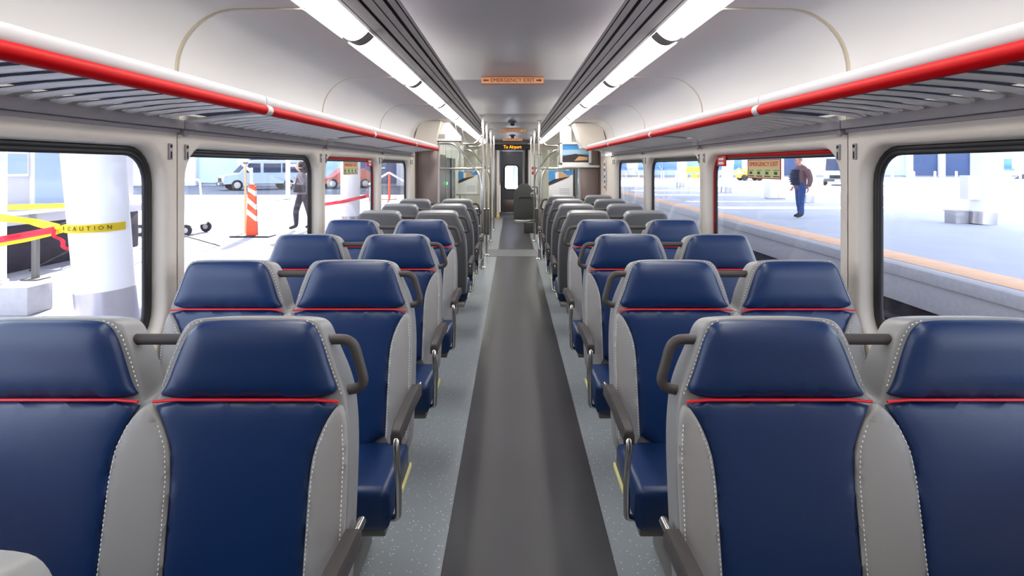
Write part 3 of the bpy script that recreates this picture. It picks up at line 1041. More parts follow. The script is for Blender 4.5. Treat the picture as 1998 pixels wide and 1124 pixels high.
poster(-1, 11.465, -1.08, -.70, .925, 1.37, 'smaller train poster seen through the left glass screen')
t = thing('poster_shelf', 'pale narrow ledge under the left train poster', 'ledge', (-.89, 11.45, .895))
obj('ledge', bx((-.24, -.03, 0), (.24, .03, .022), .004), M['white'], t)
obj('ledge_lip', bx((-.24, -.035, 0), (.24, -.03, .03)), M['grey_trim'], t)

# monitor on the right, in its cream surround
t = thing('wall_monitor', 'monitor showing a sky picture in a cream surround, right side', 'monitor', (.985, 9.0, 1.69))
bm = B()
box(bm, (-.245, -.05, -.20), (.245, .02, -.155), .008); box(bm, (-.245, -.05, .125), (.245, .02, .16), .008)
box(bm, (-.245, -.05, -.20), (-.205, .02, .16), .008); box(bm, (.205, -.05, -.20), (.245, .02, .16), .008)
obj('surround', bm, M['white'], t)
obj('panel_back', bx((-.21, -.02, -.16), (.21, .01, .13)), M['black'], t)
bm = B()
sc_ = obj('screen', bx((-.203, -.028, -.15), (.203, -.02, .122)), M['sky_print'], t)
def scr(name, pts, m, off):
    bm = B()
    prism(bm, [(x, -.028 - 2 * off, z) for x, z in pts], (0, 2 * off, 0))
    obj(name, bm, m, sc_, smooth=False)
scr('pictured_haze', [(-.203, -.04), (.203, -.02), (.203, .05), (-.203, .04)], M['sea_print'], .0008)
scr('pictured_land', [(-.203, -.15), (.203, -.15), (.203, -.05), (0, -.02), (-.203, -.06)], M['dark_print'], .0014)
scr('pictured_shore', [(-.02, -.13), (.19, -.12), (.19, -.07), (.05, -.06)], M['tan_print'], .002)
obj('lower_ledge', bx((-.27, -.07, -.235), (.37, .02, -.20), .008), M['white'], t)
obj('upper_column', bx((-.245, -.03, .16), (-.06, .02, .42), .008), M['cream'], t)

def cove_box(s, y, lab):
    t = thing('ceiling_equipment_box', lab, 'equipment box', (s * 1.1, y, 1.9))
    prof = [(1.355, -.14), (1.355, -.05), (1.30, .15), (1.18, .20), (.99, .20), (1.075, -.14)] if s < 0 else [(1.355, -.10), (1.355, -.05), (1.30, .15), (1.18, .20), (.90, .20), (1.02, -.16), (1.12, -.18)]
    pr = [(s * (x - 1.1), z) for x, z in prof]
    bm = extrude_profile(B(), pr, -.02, .45, closed=True)
    obj('housing', bm, M['cream'], t, angle=20)
    obj('underside_lip', bx((min(s * -.03, s * .25), -.03, -.155), (max(s * -.03, s * .25), .2, -.14), .004), M['grey_trim'], t)
    return t
cove_box(-1, 7.95, 'cream wedge shaped equipment box above the left rack end')
cove_box(1, 8.35, 'cream wedge shaped equipment box above the right rack end')
t = thing('white_valance', 'white panel with small grey mark above the left glass screen', 'panel', (-.87, 8.1, 1.83))
bm = B()
prism(bm, [(x, -.03, z) for x, z in ((-.19, 0), (.15, 0), (.15, .06), (-.02, .26), (-.12, .26), (-.19, .12))], (0, .03, 0))
obj('board', bm, M['white'], t, smooth=False)
obj('printed_mark', bx((-.18, -.033, .035), (-.08, -.030, .095)), M['grey_trim'], t)
obj('bottom_edge', bx((-.19, -.035, -.012), (.15, .004, 0)), M['groove'], t)
t = thing('route_notice', 'narrow white notice with red and blue marks on the right wall end', 'sign', (1.352, 8.42, 1.2))
obj('strip', bx((-.003, -.10, -.08), (.0, .10, .36)), M['sign_white'], t)
for z, m in ((.30, 'sign_red'), (.22, 'pane_blue'), (.12, 'shell_dark'), (.05, 'pane_blue'), (-.03, 'sign_red')):
    obj('printed_mark', bx((-.005, -.05, z - .022), (-.003, .05, z + .022)), M[m], t)

# dark folding seat in the aisle space on the right
t = thing('folding_seat', 'dark grey folded single seat back standing right of the aisle', 'seat', (.275, 12.7, 0))
out = [(-.245, .30), (-.245, .32), (-.247, .5), (-.247, .7), (-.245, .86), (-.235, .94), (-.19, .97), (-.155, 1.0), (-.13, 1.05), (-.08, 1.085), (0, 1.10), (.06, 1.085), (.11, 1.05), (.135, 1.0), (.16, .965), (.21, .94), (.24, .90), (.247, .8), (.247, .6), (.247, .45), (.245, .32), (.245, .30)]
obj('seat_shell', plate(B(), chaikin(out, 2), lambda x, y, z: (x, y + (.05 * (z - .3)), z), -.03, .08, r=.012), M['darkgrey'], t, angle=50)
obj('handle_slot', tube(B(), fillet([(-.13, -.035 + .02, .74), (-.12, -.035 + .023, .79), (.12, -.035 + .023, .79), (.13, -.035 + .02, .74)], .02, 3), .010, 8), M['black'], t)
obj('lower_frame', bx((-.24, -.02, .22), (.245, .05, .29), .01), M['steel'], t)
obj('pedestal', bx((-.02, -.01, .004), (.20, .16, .22), .01), M['darkgrey'], t)
obj('grab_handle', tube(B(), fillet([(.15, 0, 1.0), (.17, 0, 1.02), (.27, 0, 1.02), (.27, 0, .85)], .03, 3), .012, 8), M['rubber'], t)
obj('emblem', lathe(B(), [(.05, 0), (.05, -.004), (.038, -.005), (.038, -.002)], (.17, .0, .86), 20, axis='y'), M['grey_trim'], t)

# ================================================================== OUTSIDE, LEFT: the station concourse
GL = -0.09
g = struct(obj('ground_left', bx((-70, -12, GL - .5), (-1.72, 26.0, GL)), M['left_ground']))
obj('kerb', bx((-70, 26.0, GL - .3), (-1.72, 26.5, GL + .02), .01), M['left_ground'], g)
obj('expansion_joint', bx((-1.9, -12, GL), (-1.86, 26, GL + .003)), M['concrete'], g)
for k in range(6):
    obj('expansion_joint', bx((-22, 5.5 + 3.2 * k, GL), (-1.9, 5.53 + 3.2 * k, GL + .002)), M['facade_light'], g)
struct(obj('road_surface', bx((-70, 26.5, GL - .4), (-1.72, 60, GL - .05)), M['asphalt']))

def white_column(x, y, z0, h, r, lean, lab, skirt=.32, grp=None):
    t = thing('station_column', lab, 'column', (x, y, z0), 0, grp)
    tl = Matrix.Rotation(R(lean), 3, 'Y')
    obj('shaft', lathe(B(), [(r * .96, 0), (r * .96, .3), (r, .31), (r * 1.05, 1.6), (r * 1.15, 5.0), (r * 1.15, h)], (0, 0, 0), 32, tilt=tl), M['column'], t)
    obj('metal_skirt', lathe(B(), [(r * 1.04, .0), (r * 1.04, skirt), (r * .97, skirt + .005)], (0, 0, 0), 32, tilt=tl), M['metal_base'], t)
    return t
LC = 'white columns on the left concourse'
white_column(-3.90, 5.55, GL, 7.5, .245, -5, 'thick white column with metal skirt behind the taped off corner', .38, LC)
white_column(-4.12, 14.6, GL, 7.5, .235, 0, 'white column behind the exit sticker of the left red framed window', .30, LC)
white_column(-4.1, 23.6, GL, 7.5, .235, 0, 'far white column seen through the last left window', .30, LC)

t = thing('concrete_footing', 'grey concrete block footing under the cropped white post at the left edge', 'block', (-5.45, 6.1, GL))
obj('block', bx((-.60, -.12, 0), (.40, .22, .30), .015), M['concrete'], t)
t = thing('white_post', 'broad white post standing on the concrete block at the left edge', 'post', (-5.64, 6.15, GL + .30))
obj('shaft', lathe(B(), [(.17, 0), (.17, .3), (.18, 2.0), (.19, 4.6)], (0, 0, 0), 28), M['column'], t)
obj('collar', lathe(B(), [(.19, 0), (.19, .03), (.17, .04)], (0, 0, 0), 28), M['metal_base'], t)

# kiosk behind the tape
t = thing('kiosk', 'white kiosk with dark base and blue glass behind the caution tape', 'building', (-8.6, 9.2, GL))
obj('base_wall', bx((-1.0, -2.4, 0), (1.25, 2.1, .70), .02), M['darkbase'], t)
obj('sill_band', bx((-1.0, -2.45, .70), (1.36, 2.15, .86), .015), M['facade_light'], t)
obj('upper_wall', bx((-1.0, -2.4, .86), (1.15, 2.1, 3.4), .02), M['facade_light'], t)
for y0, y1, z0, z1 in ((-1.0, -.45, 1.45, 1.75), (-.30, .62, .95, 1.80), (.72, 1.4, .95, 1.80), (-2.2, -1.2, .95, 1.8)):
    f = obj('window_frame', bx((1.13, y0 - .04, z0 - .04), (1.20, y1 + .04, z1 + .04), .008), M['white'], t)
    obj('pane', bx((1.18, y0, z0), (1.215, y1, z1)), M['pane_sky'], f)
obj('counter_top', bx((1.15, -2.3, .86), (1.55, 1.0, .90), .006), M['white'], t)
obj('counter_bracket', bx((1.2, -.6, .72), (1.45, -.56, .86), .004), M['grey_trim'], t)

# tripod stand and support post behind the tape
def tripod(x, y, h, lab, spread=.55, turn=20):
    t = thing('tripod_stand', lab, 'stand', (x, y, GL))
    obj('pole', tube(B(), [(0, 0, .05), (0, 0, h)], .022, 10), M['darkgrey'], t)
    for k in range(3):
        a = R(turn + 120 * k)
        obj('leg', tube(B(), [(0, 0, .28), (spread * math.cos(a), spread * math.sin(a), .012)], .013, 8), M['darkgrey'], t)
    obj('collar', lathe(B(), [(.03, .24), (.03, .32), (.024, .34)], (0, 0, 0), 12), M['black'], t)
    return t
tripod(-6.92, 9.1, 1.15, 'thin dark tripod stand behind the crossing tapes', .62, 5)
tripod(-6.35, 10.9, 1.2, 'tripod stand mostly hidden behind the second left window post', .72, 25)
t = thing('barrier_post', 'grey metal barrier post under the red and yellow tape', 'post', (-6.6, 7.95, GL))
obj('upright', bx((-.035, -.035, 0), (.035, .035, .62), .006), M['pedestal'], t)
obj('foot', bx((-.12, -.12, 0), (.12, .12, .02), .004), M['pedestal'], t)
obj('brace', tube(B(), [(0, 0, .6), (.9, .4, 1.12)], .010, 8), M['darkgrey'], t)

def tape(name, pts, w, m, lab, twist=0.0):
    bm = B()
    top, bot = [], []
    n = len(pts)
    P = [Vector(p) for p in pts]
    Q = []
    for a, b in zip(P, P[1:]):
        for k in range(6):
            Q.append(a.lerp(b, k / 6))
    Q.append(P[-1])
    for i, p in enumerate(Q):
        an = twist * math.sin(i * .7)
        d = Vector((.25 * math.sin(an), math.sin(an), math.cos(an))) * w / 2
        top.append(bm.verts.new(p + d)); bot.append(bm.verts.new(p - d))
    for i in range(len(Q) - 1):
        bm.faces.new((top[i], top[i + 1], bot[i + 1], bot[i]))
    bmesh.ops.solidify(bm, geom=bm.faces[:], thickness=0.002)
    o = obj(name, bm, m)
    return tag(o, lab, 'tape', 'barrier tapes left of the train')
# the wrap around the column, then tails to the knot and on to the left
wrap = []
for k in range(13):
    a = R(-5 - 165 * k / 12)
    wrap.append((-3.99 + .272 * math.cos(a), 5.55 + .272 * math.sin(a), .905 - .0016 * k))
ty = tape('caution_tape', wrap + [(-4.36, 5.52, .862)], .075, M['tape_y'], 'yellow caution tape with black lettering wrapped round the thick white column')
for a, body in ((-38, 'N'), (-52, 'O'), (-62, 'I'), (-72, 'T'), (-84, 'U'), (-97, 'A'), (-110, 'C'), (-134, 'N'), (-147, 'O')):
    text('lettering', body, .056, (-3.99 + .276 * math.cos(R(a)), 5.55 + .276 * math.sin(R(a)), .905 - .0015 * (-5 - a) / 13.75), (R(90), 0, R(a + 90)), M['black'], ty)
tape('caution_tape', [(-4.37, 5.53, .845), (-4.75, 5.62, .76), (-5.15, 5.72, .69)], .05, M['tape_y'], 'yellow tape running down left from the knot to the edge of the photo')
tape('caution_tape', [(-4.38, 5.56, .875), (-4.85, 5.75, .925), (-5.4, 5.92, .96)], .075, M['tape_y'], 'broad pale yellow tape slanting up left from the knot', .5)
tape('caution_tape', [(-4.6, 6.7, 1.03), (-5.6, 6.75, 1.0), (-6.9, 6.7, .96)], .06, M['tape_y'], 'upper yellow tape crossing in front of the kiosk sill')
td = tape('danger_tape', [(-4.38, 5.49, .865), (-4.75, 5.58, .80), (-5.15, 5.66, .73)], .065, M['tape_r'], 'pink red tape with faint lettering running left from the knot')
text('lettering', 'DANGER', .05, (-4.86, 5.585, .784), (R(90), R(-9), R(-13)), M['rail_red'], td)
tape('danger_tape', [(-4.38, 5.46, .865), (-4.32, 5.45, .80), (-4.24, 5.43, .73), (-4.18, 5.43, .67)], .07, M['tape_r'], 'loose red tape tail hanging right of the knot', .6)
tape('danger_tape', [(-4.95, 14.0, .49), (-4.2, 14.15, .60), (-3.57, 14.3, .745)], .085, M['tape_r'], 'red tape stretched in front of the column in the left red framed window', .2)
tape('danger_tape', [(-3.62, 14.28, .84), (-3.56, 14.3, .70), (-3.58, 14.3, .55)], .09, M['tape_r'], 'red tape end knotted on the thin white post', .5)
t = thing('tape_post', 'thin white post holding the red tape end', 'post', (-3.55, 14.36, GL))
obj('upright', tube(B(), [(0, 0, .02), (0, 0, 1.05)], .025, 10), M['column'], t)
obj('foot', lathe(B(), [(.16, 0), (.16, .02), (.05, .05)], (0, 0, 0), 16), M['column'], t)

# channelizer and its wooden stick
t = thing('traffic_channelizer', 'orange traffic channelizer with white slanted stripes on a black base', 'traffic marker', (-5.80, 12.8, GL))
W = lambda z: .118 - .036 * z
bm = B()
segs = []
def slab(z0a, z0b, z1a, z1b, m, name):
    bm = B()
    v = []
    for y in (-.045, .045):
        v.append([bm.verts.new((-W(z0a), y, z0a)), bm.verts.new((W(z0b), y, z0b)), bm.verts.new((W(z1b), y, z1b)), bm.verts.new((-W(z1a), y, z1a))])
    bm.faces.new(v[0]); bm.faces.new(v[1][::-1])
    for k in range(4):
        bm.faces.new((v[0][k], v[0][(k + 1) % 4], v[1][(k + 1) % 4], v[1][k]))
    obj(name, bm, m, t, smooth=False)
cuts = [(.03, .03), (.50, .34), (.62, .46), (.76, .60), (.88, .72), (1.02, .90), (1.10, 1.02), (1.12, 1.12)]
for k, (a, b) in enumerate(zip(cuts, cuts[1:])):
    slab(a[0], a[1], b[0], b[1], M['sign_white'] if k in (1, 3, 5) else M['orange'], 'stripe' if k in (1, 3, 5) else 'body')
obj('base_foot', bx((-.42, -.20, 0), (.45, .22, .035), .01), M['black'], t)
obj('handle_top', bx((-.05, -.03, 1.12), (.05, .03, 1.17), .01), M['orange'], t)
t = thing('wooden_stake', 'thin tall wooden stake standing beside the orange channelizer', 'stake', (-6.16, 13.25, GL))
obj('stick', bx((-.022, -.012, 0), (.022, .012, 1.62), .003), M['tan_print'], t)
obj('foot_block', bx((-.09, -.09, 0), (.09, .09, .03), .004), M['tan_print'], t)

# luggage cart
t = thing('luggage_cart', 'white luggage cart with pneumatic wheels cut off by the window edge', 'cart', (-7.72, 13.3, GL))
obj('deck', bx((-.75, -.4, .20), (.45, .4, .25), .01), M['white'], t)
for x in (-.62, .40):
    for y in (-.42, .42):
        w = obj('wheel', lathe(B(), [(.05, -.03), (.115, -.035), (.13, -.02), (.13, .02), (.115, .035), (.05, .03)], (x, y, .13), 24, axis='y'), M['tyre'], t)
        obj('hub', lathe(B(), [(.02, -.036), (.06, -.036), (.06, .036), (.02, .036)], (x, y, .13), 16, axis='y'), M['grey_trim'], w)
obj('handle_frame', tube(B(), fillet([(.38, -.36, .24), (.28, -.36, 1.25), (.28, .36, 1.25), (.38, .36, .24)], .1, 4), .022, 10), M['white'], t)
obj('cross_bar', tube(B(), [(.33, -.36, .7), (.33, .36, .7)], .016, 8), M['white'], t)

# low white barrier arm and posts on the far side of the road, delineator in the last window
t = thing('road_barrier', 'slim white barrier with slanted arm in front of the far blue building', 'barrier', (-12.45, 27.4, GL))
obj('post', bx((-.05, -.05, 0), (.05, .05, 1.5), .01), M['white'], t)
obj('arm', tube(B(), [(.03, -.08, 1.32), (-.62, -.08, 1.84)], [.075, .05], 8), M['white'], t)
t = thing('lamp_post', 'plain white post right of the parked white van', 'post', (-11.1, 28.4, GL))
obj('shaft', tube(B(), [(0, 0, 0), (0, 0, 4.5)], .11, 12), M['column'], t)
obj('foot', lathe(B(), [(.22, 0), (.22, .1), (.12, .14)], (0, 0, 0), 16), M['column'], t)
obj('cross_arm', bx((.1, -.04, 1.55), (1.3, .04, 1.68), .01), M['column'], t)
t = thing('delineator_post', 'orange delineator post with white folded arms in the last left window', 'traffic marker', (-5.79, 27.0, GL))
obj('post', tube(B(), [(0, 0, .05), (0, 0, 1.25)], .055, 12), M['orange'], t)
obj('base_foot', bx((-.3, -.3, 0), (.3, .3, .06), .01), M['orange'], t)
for s in (-1, 1):
    obj('folded_arm', tube(B(), [(0, -.05, 1.28), (s * .95, -.05, .72)], .05, 8), M['white'], t)

# parked vehicles
def rect_ring(bm, stations, mi=0):
    """Loft closed cross sections (lists of points)."""
    vs = [[bm.verts.new(p) for p in st] for st in stations]
    n = len(vs[0])
    for a, b in zip(vs, vs[1:]):
        for k in range(n):
            bm.faces.new((a[k], a[(k + 1) % n], b[(k + 1) % n], b[k])).material_index = mi
    bm.faces.new(vs[0]); bm.faces.new(vs[-1][::-1])

def van(name, lab, loc, rz, paint, L=5.2, H=2.05, cat='van', hood=.95, low=False):
    """Nose towards local -x."""
    t = thing(name, lab, cat, loc, rz)
    w = .98
    sideline = [(-L / 2, .42), (-L / 2, .85), (-L / 2 + .12, 1.02), (-L / 2 + hood, 1.14), (-L / 2 + hood + .75, H - .06), (-L / 2 + hood + 1.0, H), (L / 2 - .15, H), (L / 2, H - .2), (L / 2, .42)]
    if low:
        sideline = [(-L / 2, .35), (-L / 2, .7), (-L / 2 + .9, .88), (-L / 2 + 1.6, H), (L / 2 - 1.0, H), (L / 2 - .3, .95), (L / 2, .85), (L / 2, .35)]
    bm = B()
    st = []
    for y, k in ((-w, .94), (-w + .06, 1.0), (w - .06, 1.0), (w, .94)):
        cz = .8
        st.append([(x * (1 if k == 1 else .99), y, cz + (z - cz) * k) for x, z in sideline])
    rect_ring(bm, st)
    obj('body', bm, paint, t, angle=30)
    for s in (-1, 1):
        if not low:
            x0 = -L / 2 + hood + .62
            for a, b in ((x0, x0 + .75), (x0 + .95, x0 + 2.1), (x0 + 2.2, L / 2 - .2)):
                bm = B()
                prism(bm, [(x, s * (w + .012), z) for x, z in ((a - (.28 if a == x0 else 0), 1.2), (b, 1.2), (b, H - .22), (a, H - .22))], (0, -s * .03, 0))
                obj('side_window', bm, M['navy'], t, smooth=False)
        for x in (-L / 2 + .85, L / 2 - 1.0):
            wh = obj('wheel', lathe(B(), [(.2, -.1), (.33, -.11), (.36, -.08), (.36, .08), (.33, .11), (.2, .1)], (x, s * (w - .08), .36), 22, axis='y'), M['tyre'], t)
            obj('hubcap', lathe(B(), [(.05, s * .05), (.21, s * .112), (.19, s * .118)], (x, s * (w - .08), .36), 16, axis='y'), M['grey_trim'], wh)
    bm = B()
    if low:
        p = [(-L / 2 + .98, .92), (-L / 2 + 1.58, H - .06)]
    else:
        p = [(-L / 2 + hood + .06, 1.2), (-L / 2 + hood + .70, H - .14)]
    prism(bm, [(p[0][0] - .03, -w + .12, p[0][1]), (p[0][0] - .03, w - .12, p[0][1]), (p[1][0] - .03, w - .16, p[1][1]), (p[1][0] - .03, -w + .16, p[1][1])], (.05, 0, -.03))
    obj('windscreen', bm, M['navy'], t, smooth=False)
    obj('grille', bx((-L / 2 - .03, -.55, .58), (-L / 2 + .02, .55, .84), .01), M['tyre'], t)
    obj('bumper', bx((-L / 2 - .08, -.95, .32), (-L / 2 + .1, .95, .54), .03), M['shell_dark'], t)
    for s in (-1, 1):
        obj('headlight', bx((-L / 2 - .035, min(s * .62, s * .90), .64), (-L / 2 + .02, max(s * .62, s * .90), .82), .02), M['sign_white'], t)
    obj('licence_plate', bx((-L / 2 - .10, -.2, .37), (-L / 2 - .07, .2, .49), .004), M['sign_white'], t)
    return t
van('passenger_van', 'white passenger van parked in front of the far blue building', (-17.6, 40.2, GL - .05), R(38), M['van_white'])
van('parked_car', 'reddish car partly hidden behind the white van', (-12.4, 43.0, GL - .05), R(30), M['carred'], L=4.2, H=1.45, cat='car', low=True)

# far building on the left
def facade(name, lab, x0, x1, y, z0, h, bay, depth=6.0, seed=1, panes=('facade', 'facade', 'pane_sky')):
    t = thing(name, lab, 'building', ((x0 + x1) / 2, y, z0))
    w = (x1 - x0) / 2
    rng = random.Random(seed)
    obj('wall', bx((-w, 0.4, 0), (w, depth, h)), M['facade_light'], t)
    obj('fascia', bx((-w, -.3, h * .62), (w, .4, h * .72), .03), M['facade_light'], t)
    n = int(2 * w / bay)
    pil = None
    ps = {}
    for k in range(n + 1):
        x = -w + k * bay
        if pil is None:
            pil = obj('pilaster', bx((-.45, -.25, 0), (.45, .4, h * .62), .04), M['facade_light'], t)
            pil.location = (x, 0, 0)
        else:
            share('pilaster', pil, t, (x, 0, 0))
        if k < n:
            m = rng.choice(panes)
            if m not in ps:
                ps[m] = obj('pane', bx((-(bay / 2 - .45), .1, .25), (bay / 2 - .45, .42, h * .62)), M[m], t)
                ps[m].location = (x + bay / 2, 0, 0)
            else:
                share('pane', ps[m], t, (x + bay / 2, 0, 0))
    return t
facade('far_terminal', 'long blue and white building across the road on the left', -62, 4, 48, GL - .05, 9, 4.4, seed=3)

# ================================================================== OUTSIDE, RIGHT: track, platform, columns
GP = -0.03
trk = struct(obj('trackbed_ground', bx((1.7, -12, -1.6), (7.2, 90, -1.25)), M['ballast']))
for x in (3.05, 4.49):
    bm = B()
    extrude_profile(bm, [(x - .07, -1.25), (x + .07, -1.25), (x + .07, -1.235), (x + .012, -1.22), (x + .012, -1.14), (x + .036, -1.13), (x + .036, -1.10), (x - .036, -1.10), (x - .036, -1.13), (x - .012, -1.14), (x - .012, -1.22), (x - .07, -1.235)], -12, 90, closed=True)
    obj('steel_rail', bm, M['steel'], trk)
sl = None
for k in range(40):
    y = 1.0 + .62 * k
    if sl is None:
        sl = obj('sleeper', bx((2.5, -.11, -1.25), (5.05, .11, -1.225), .01), M['concrete'], trk)
        sl.location = (0, y, 0)
    else:
        share('sleeper', sl, trk, (0, y, 0))
pf = struct(obj('platform_floor', bx((6.02, -12, -.62), (17.4, 90, GP)), M['platform']))
obj('platform_edge', bx((5.88, -12, -.20), (6.10, 90, GP + .001), .02), M['concrete'], pf)
obj('platform_face', bx((5.93, -12, -.60), (6.10, 90, -.20), .01), M['concrete'], pf)
obj('platform_foundation', bx((6.45, -12, -1.6), (17.0, 90, -.60)), M['darkbase'], pf)
obj('cable_duct', bx((5.74, -12, -.84), (5.86, 90, -.78), .015), M['darkbase'], pf)
tt = None
for k in range(62):
    y = 3.0 + .61 * k
    if tt is None:
        tt = obj('tactile_tile', bx((6.14, -.302, GP), (6.74, .302, GP + .008), .003), M['tactile'], pf)
        tt.location = (0, y, 0)
    else:
        share('tactile_tile', tt, pf, (0, y, 0))
obj('far_edge_strip', bx((16.6, -12, GP), (17.3, 90, GP + .008)), M['tactile'], pf)
struct(obj('ground_right', bx((17.4, -12, GP - 1.2), (120, 110, GP - .02)), M['left_ground']))

RC = 'white columns on the right platform'
for k, lab in enumerate(('white column with metal skirt, nearest on the right platform', 'white column just behind the standing man', 'white column at the left side of the right red framed window', 'far white column seen through the third right window')):
    white_column(12.25, 15.0 + 9 * k, GP, 7.5, .30, 4.5, lab, .32, RC)
t = thing('concrete_block', 'low grey concrete block beside the nearest right platform column', 'block', (11.78, 15.25, GP))
obj('block', bx((-.17, -.2, 0), (.2, .2, .31), .012), M['concrete'], t)
obj('block_cap', bx((-.19, -.22, .31), (.22, .22, .34), .008), M['concrete'], t)
t = thing('column_cabinet', 'white box fixed to the nearest right platform column', 'cabinet', (11.86, 14.85, .62))
obj('box', bx((-.20, -.15, 0), (.14, .15, .62), .015), M['white'], t)
obj('box_door', bx((-.17, -.162, .03), (.11, -.15, .59), .005), M['white'], t)
t = thing('platform_cabinet', 'white equipment cabinet on the platform below the exit sticker', 'cabinet', (12.2, 26.7, GP))
obj('body', bx((-.40, -.3, .04), (.40, .3, 1.02), .02), M['white'], t)
obj('cabinet_door', bx((-.37, -.315, .08), (-.01, -.30, .97), .006), M['white'], t)
obj('cabinet_door', bx((.01, -.315, .08), (.37, -.30, .97), .006), M['white'], t)
obj('plinth', bx((-.36, -.26, 0), (.36, .26, .04)), M['concrete'], t)
# mast behind the far columns
t = thing('flared_mast', 'broad white flared mast beyond the right platform', 'mast', (42.5, 50.5, GP - .02))
obj('shaft', lathe(B(), [(.75, 0), (.55, .6), (.5, 1.6), (.62, 4.5)], (0, 0, 0), 28), M['column'], t)
obj('footing', lathe(B(), [(1.1, 0), (1.1, .18), (.8, .2)], (0, 0, 0), 28), M['concrete'], t)

van('delivery_van', 'white van facing the platform behind the standing man', (26.9, 47.5, GP - .02), R(60), M['van_white'], H=2.3)
t = thing('yellow_loader', 'yellow loader far beyond the right platform', 'vehicle', (25.6, 62, GP - .02))
obj('chassis', bx((-1.3, -.6, .3), (1.3, .6, .75), .05), M['yellow_machine'], t)
obj('cab', bx((-.2, -.55, .75), (.8, .55, 1.5), .08), M['yellow_machine'], t)
obj('arm', tube(B(), [(-.3, 0, .8), (-1.2, 0, 1.3), (-2.0, 0, .5)], .1, 8), M['yellow_machine'], t)
for x in (-.8, .8):
    for y in (-.6, .6):
        obj('wheel', lathe(B(), [(.1, -.12), (.32, -.12), (.34, 0), (.32, .12), (.1, .12)], (x, y, .34), 18, axis='y'), M['tyre'], t)
t = thing('yellow_barricade', 'yellow barricade in the third right window', 'barricade', (18.3, 58, GP - .02))
obj('board', bx((-.8, -.04, .9), (.7, .04, 1.5), .02), M['yellow_machine'], t)
obj('board', bx((-.3, -.04, .35), (.4, .04, .75), .02), M['yellow_machine'], t)
for s in (-1, 1):
    obj('leg', tube(B(), [(s * .55, .03, 1.4), (s * .65, .2, 0)], .04, 8), M['yellow_machine'], t)
for k, (x, w, lab) in enumerate(((28.5, 3.6, 'bright blue awning panel left of the exit sticker, far right side'), (18.2, 3.2, 'bright blue awning panel in the third right window'), (20.8, 1.8, 'short bright blue awning panel right of the far column'), (13.8, 2.6, 'bright blue awning panel in the last right window'), (64.5, 3.0, 'blue container far away at the right edge'))):
    t = thing('blue_awning', lab, 'awning', (x, 76, 1.0), 0, 'blue awnings across the right street')
    obj('panel', bx((-w / 2, -.1, .2), (w / 2, .1, 1.5), .03), M['pane_blue'], t)
    obj('valance', bx((-w / 2, -.5, 0), (w / 2, .1, .2), .02), M['pane_blue'], t)
    for s in (-1, 1):
        obj('post', bx((s * (w / 2 - .1) - .06, -.06, -1.05), (s * (w / 2 - .1) + .06, .06, .1)), M['white'], t)
t = thing('gravel_heap', 'dark heap below the blue container at the right edge', 'heap', (64.5, 70, GP - .02))
bm = lathe(B(), [(2.6, 0), (1.9, .5), (1.0, .9), (.3, 1.05)], (0, 0, 0), 18)
obj('mound', bm, M['darkbase'], t)
for k in range(7):
    t = thing('bollard', 'white bollard, %s from the left, in front of the far right building' % ORD[k], 'bollard', (41.0 + 2.3 * k, 62, GP - .02), 0, 'far bollards')
    obj('post', lathe(B(), [(.11, 0), (.11, .95), (.07, 1.02)], (0, 0, 0), 12), M['column'], t)
    obj('foot', lathe(B(), [(.2, 0), (.2, .05), (.12, .07)], (0, 0, 0), 12), M['column'], t)
facade('street_building', 'long pale building with blue panes across the right street', 6, 96, 82, GP - .02, 12, 4.6, seed=11, panes=('facade', 'pane_sky', 'pane_sky', 'facade_light'))

# unseen station roof, sized to shade train and right platform (gaps placed for sun streaks)
rf = struct(obj('shade_canopy', bx((-6.6, -25, 7.5), (4.99, 60, 7.75)), M['canopy']))
ycut = [(-34, 29.2), (30.6, 33.2), (34.0, 38.8), (40.0, 44.0), (45.6, 52)]
for a, b in ycut:
    obj('roof_panel', bx((5.0, a + 4.4, 7.5), (16.8, b + 4.4, 7.7)), M['canopy'], rf)

# ================================================================== PEOPLE
def skin_body(name, joints, edges, mats, parent, extra=None):
    """One continuous figure: skeleton -> skin modifier -> mesh; faces take the material of the closest bone."""
    names = list(joints)
    me = bpy.data.meshes.new(name)
    me.from_pydata([joints[n][0] for n in names], [(names.index(a), names.index(b)) for a, b, *_ in edges], [])
    o = bpy.data.objects.new(name, me)
    C.objects.link(o)
    md = o.modifiers.new('skin', 'SKIN')
    for i, n in enumerate(names):
        r = joints[n][1]
        sv = me.skin_vertices[0].data[i]
        sv.radius = r if isinstance(r, tuple) else (r, r)
        sv.use_root = (i == 0)
    md.use_smooth_shade = True
    sb = o.modifiers.new('sub', 'SUBSURF')
    sb.levels = 2
    sb.render_levels = 2
    dg = bpy.context.evaluated_depsgraph_get()
    m2 = bpy.data.meshes.new_from_object(o.evaluated_get(dg))
    o.modifiers.clear()
    bm = B()
    bm.from_mesh(m2)
    for e in (extra or []):
        e(bm)
    seg = [(Vector(joints[a][0]), Vector(joints[b][0]), mi) for a, b, mi in edges]
    for f in bm.faces:
        if f.material_index == 0:
            c = f.calc_center_median()
            best = (9e9, 0)
            for a, b, mi in seg:
                t_ = max(0, min(1, (c - a).dot(b - a) / max(1e-9, (b - a).length_squared)))
                d = (a.lerp(b, t_) - c).length
                if d < best[0]:
                    best = (d, mi)
            f.material_index = best[1]
        else:
            f.material_index -= 100
        f.smooth = True
    me2 = bpy.data.meshes.new(name)
    bm.to_mesh(me2)
    bm.free()
    o.data = me2
    for m in mats:
        me2.materials.append(m)
    o.parent = parent
    return o

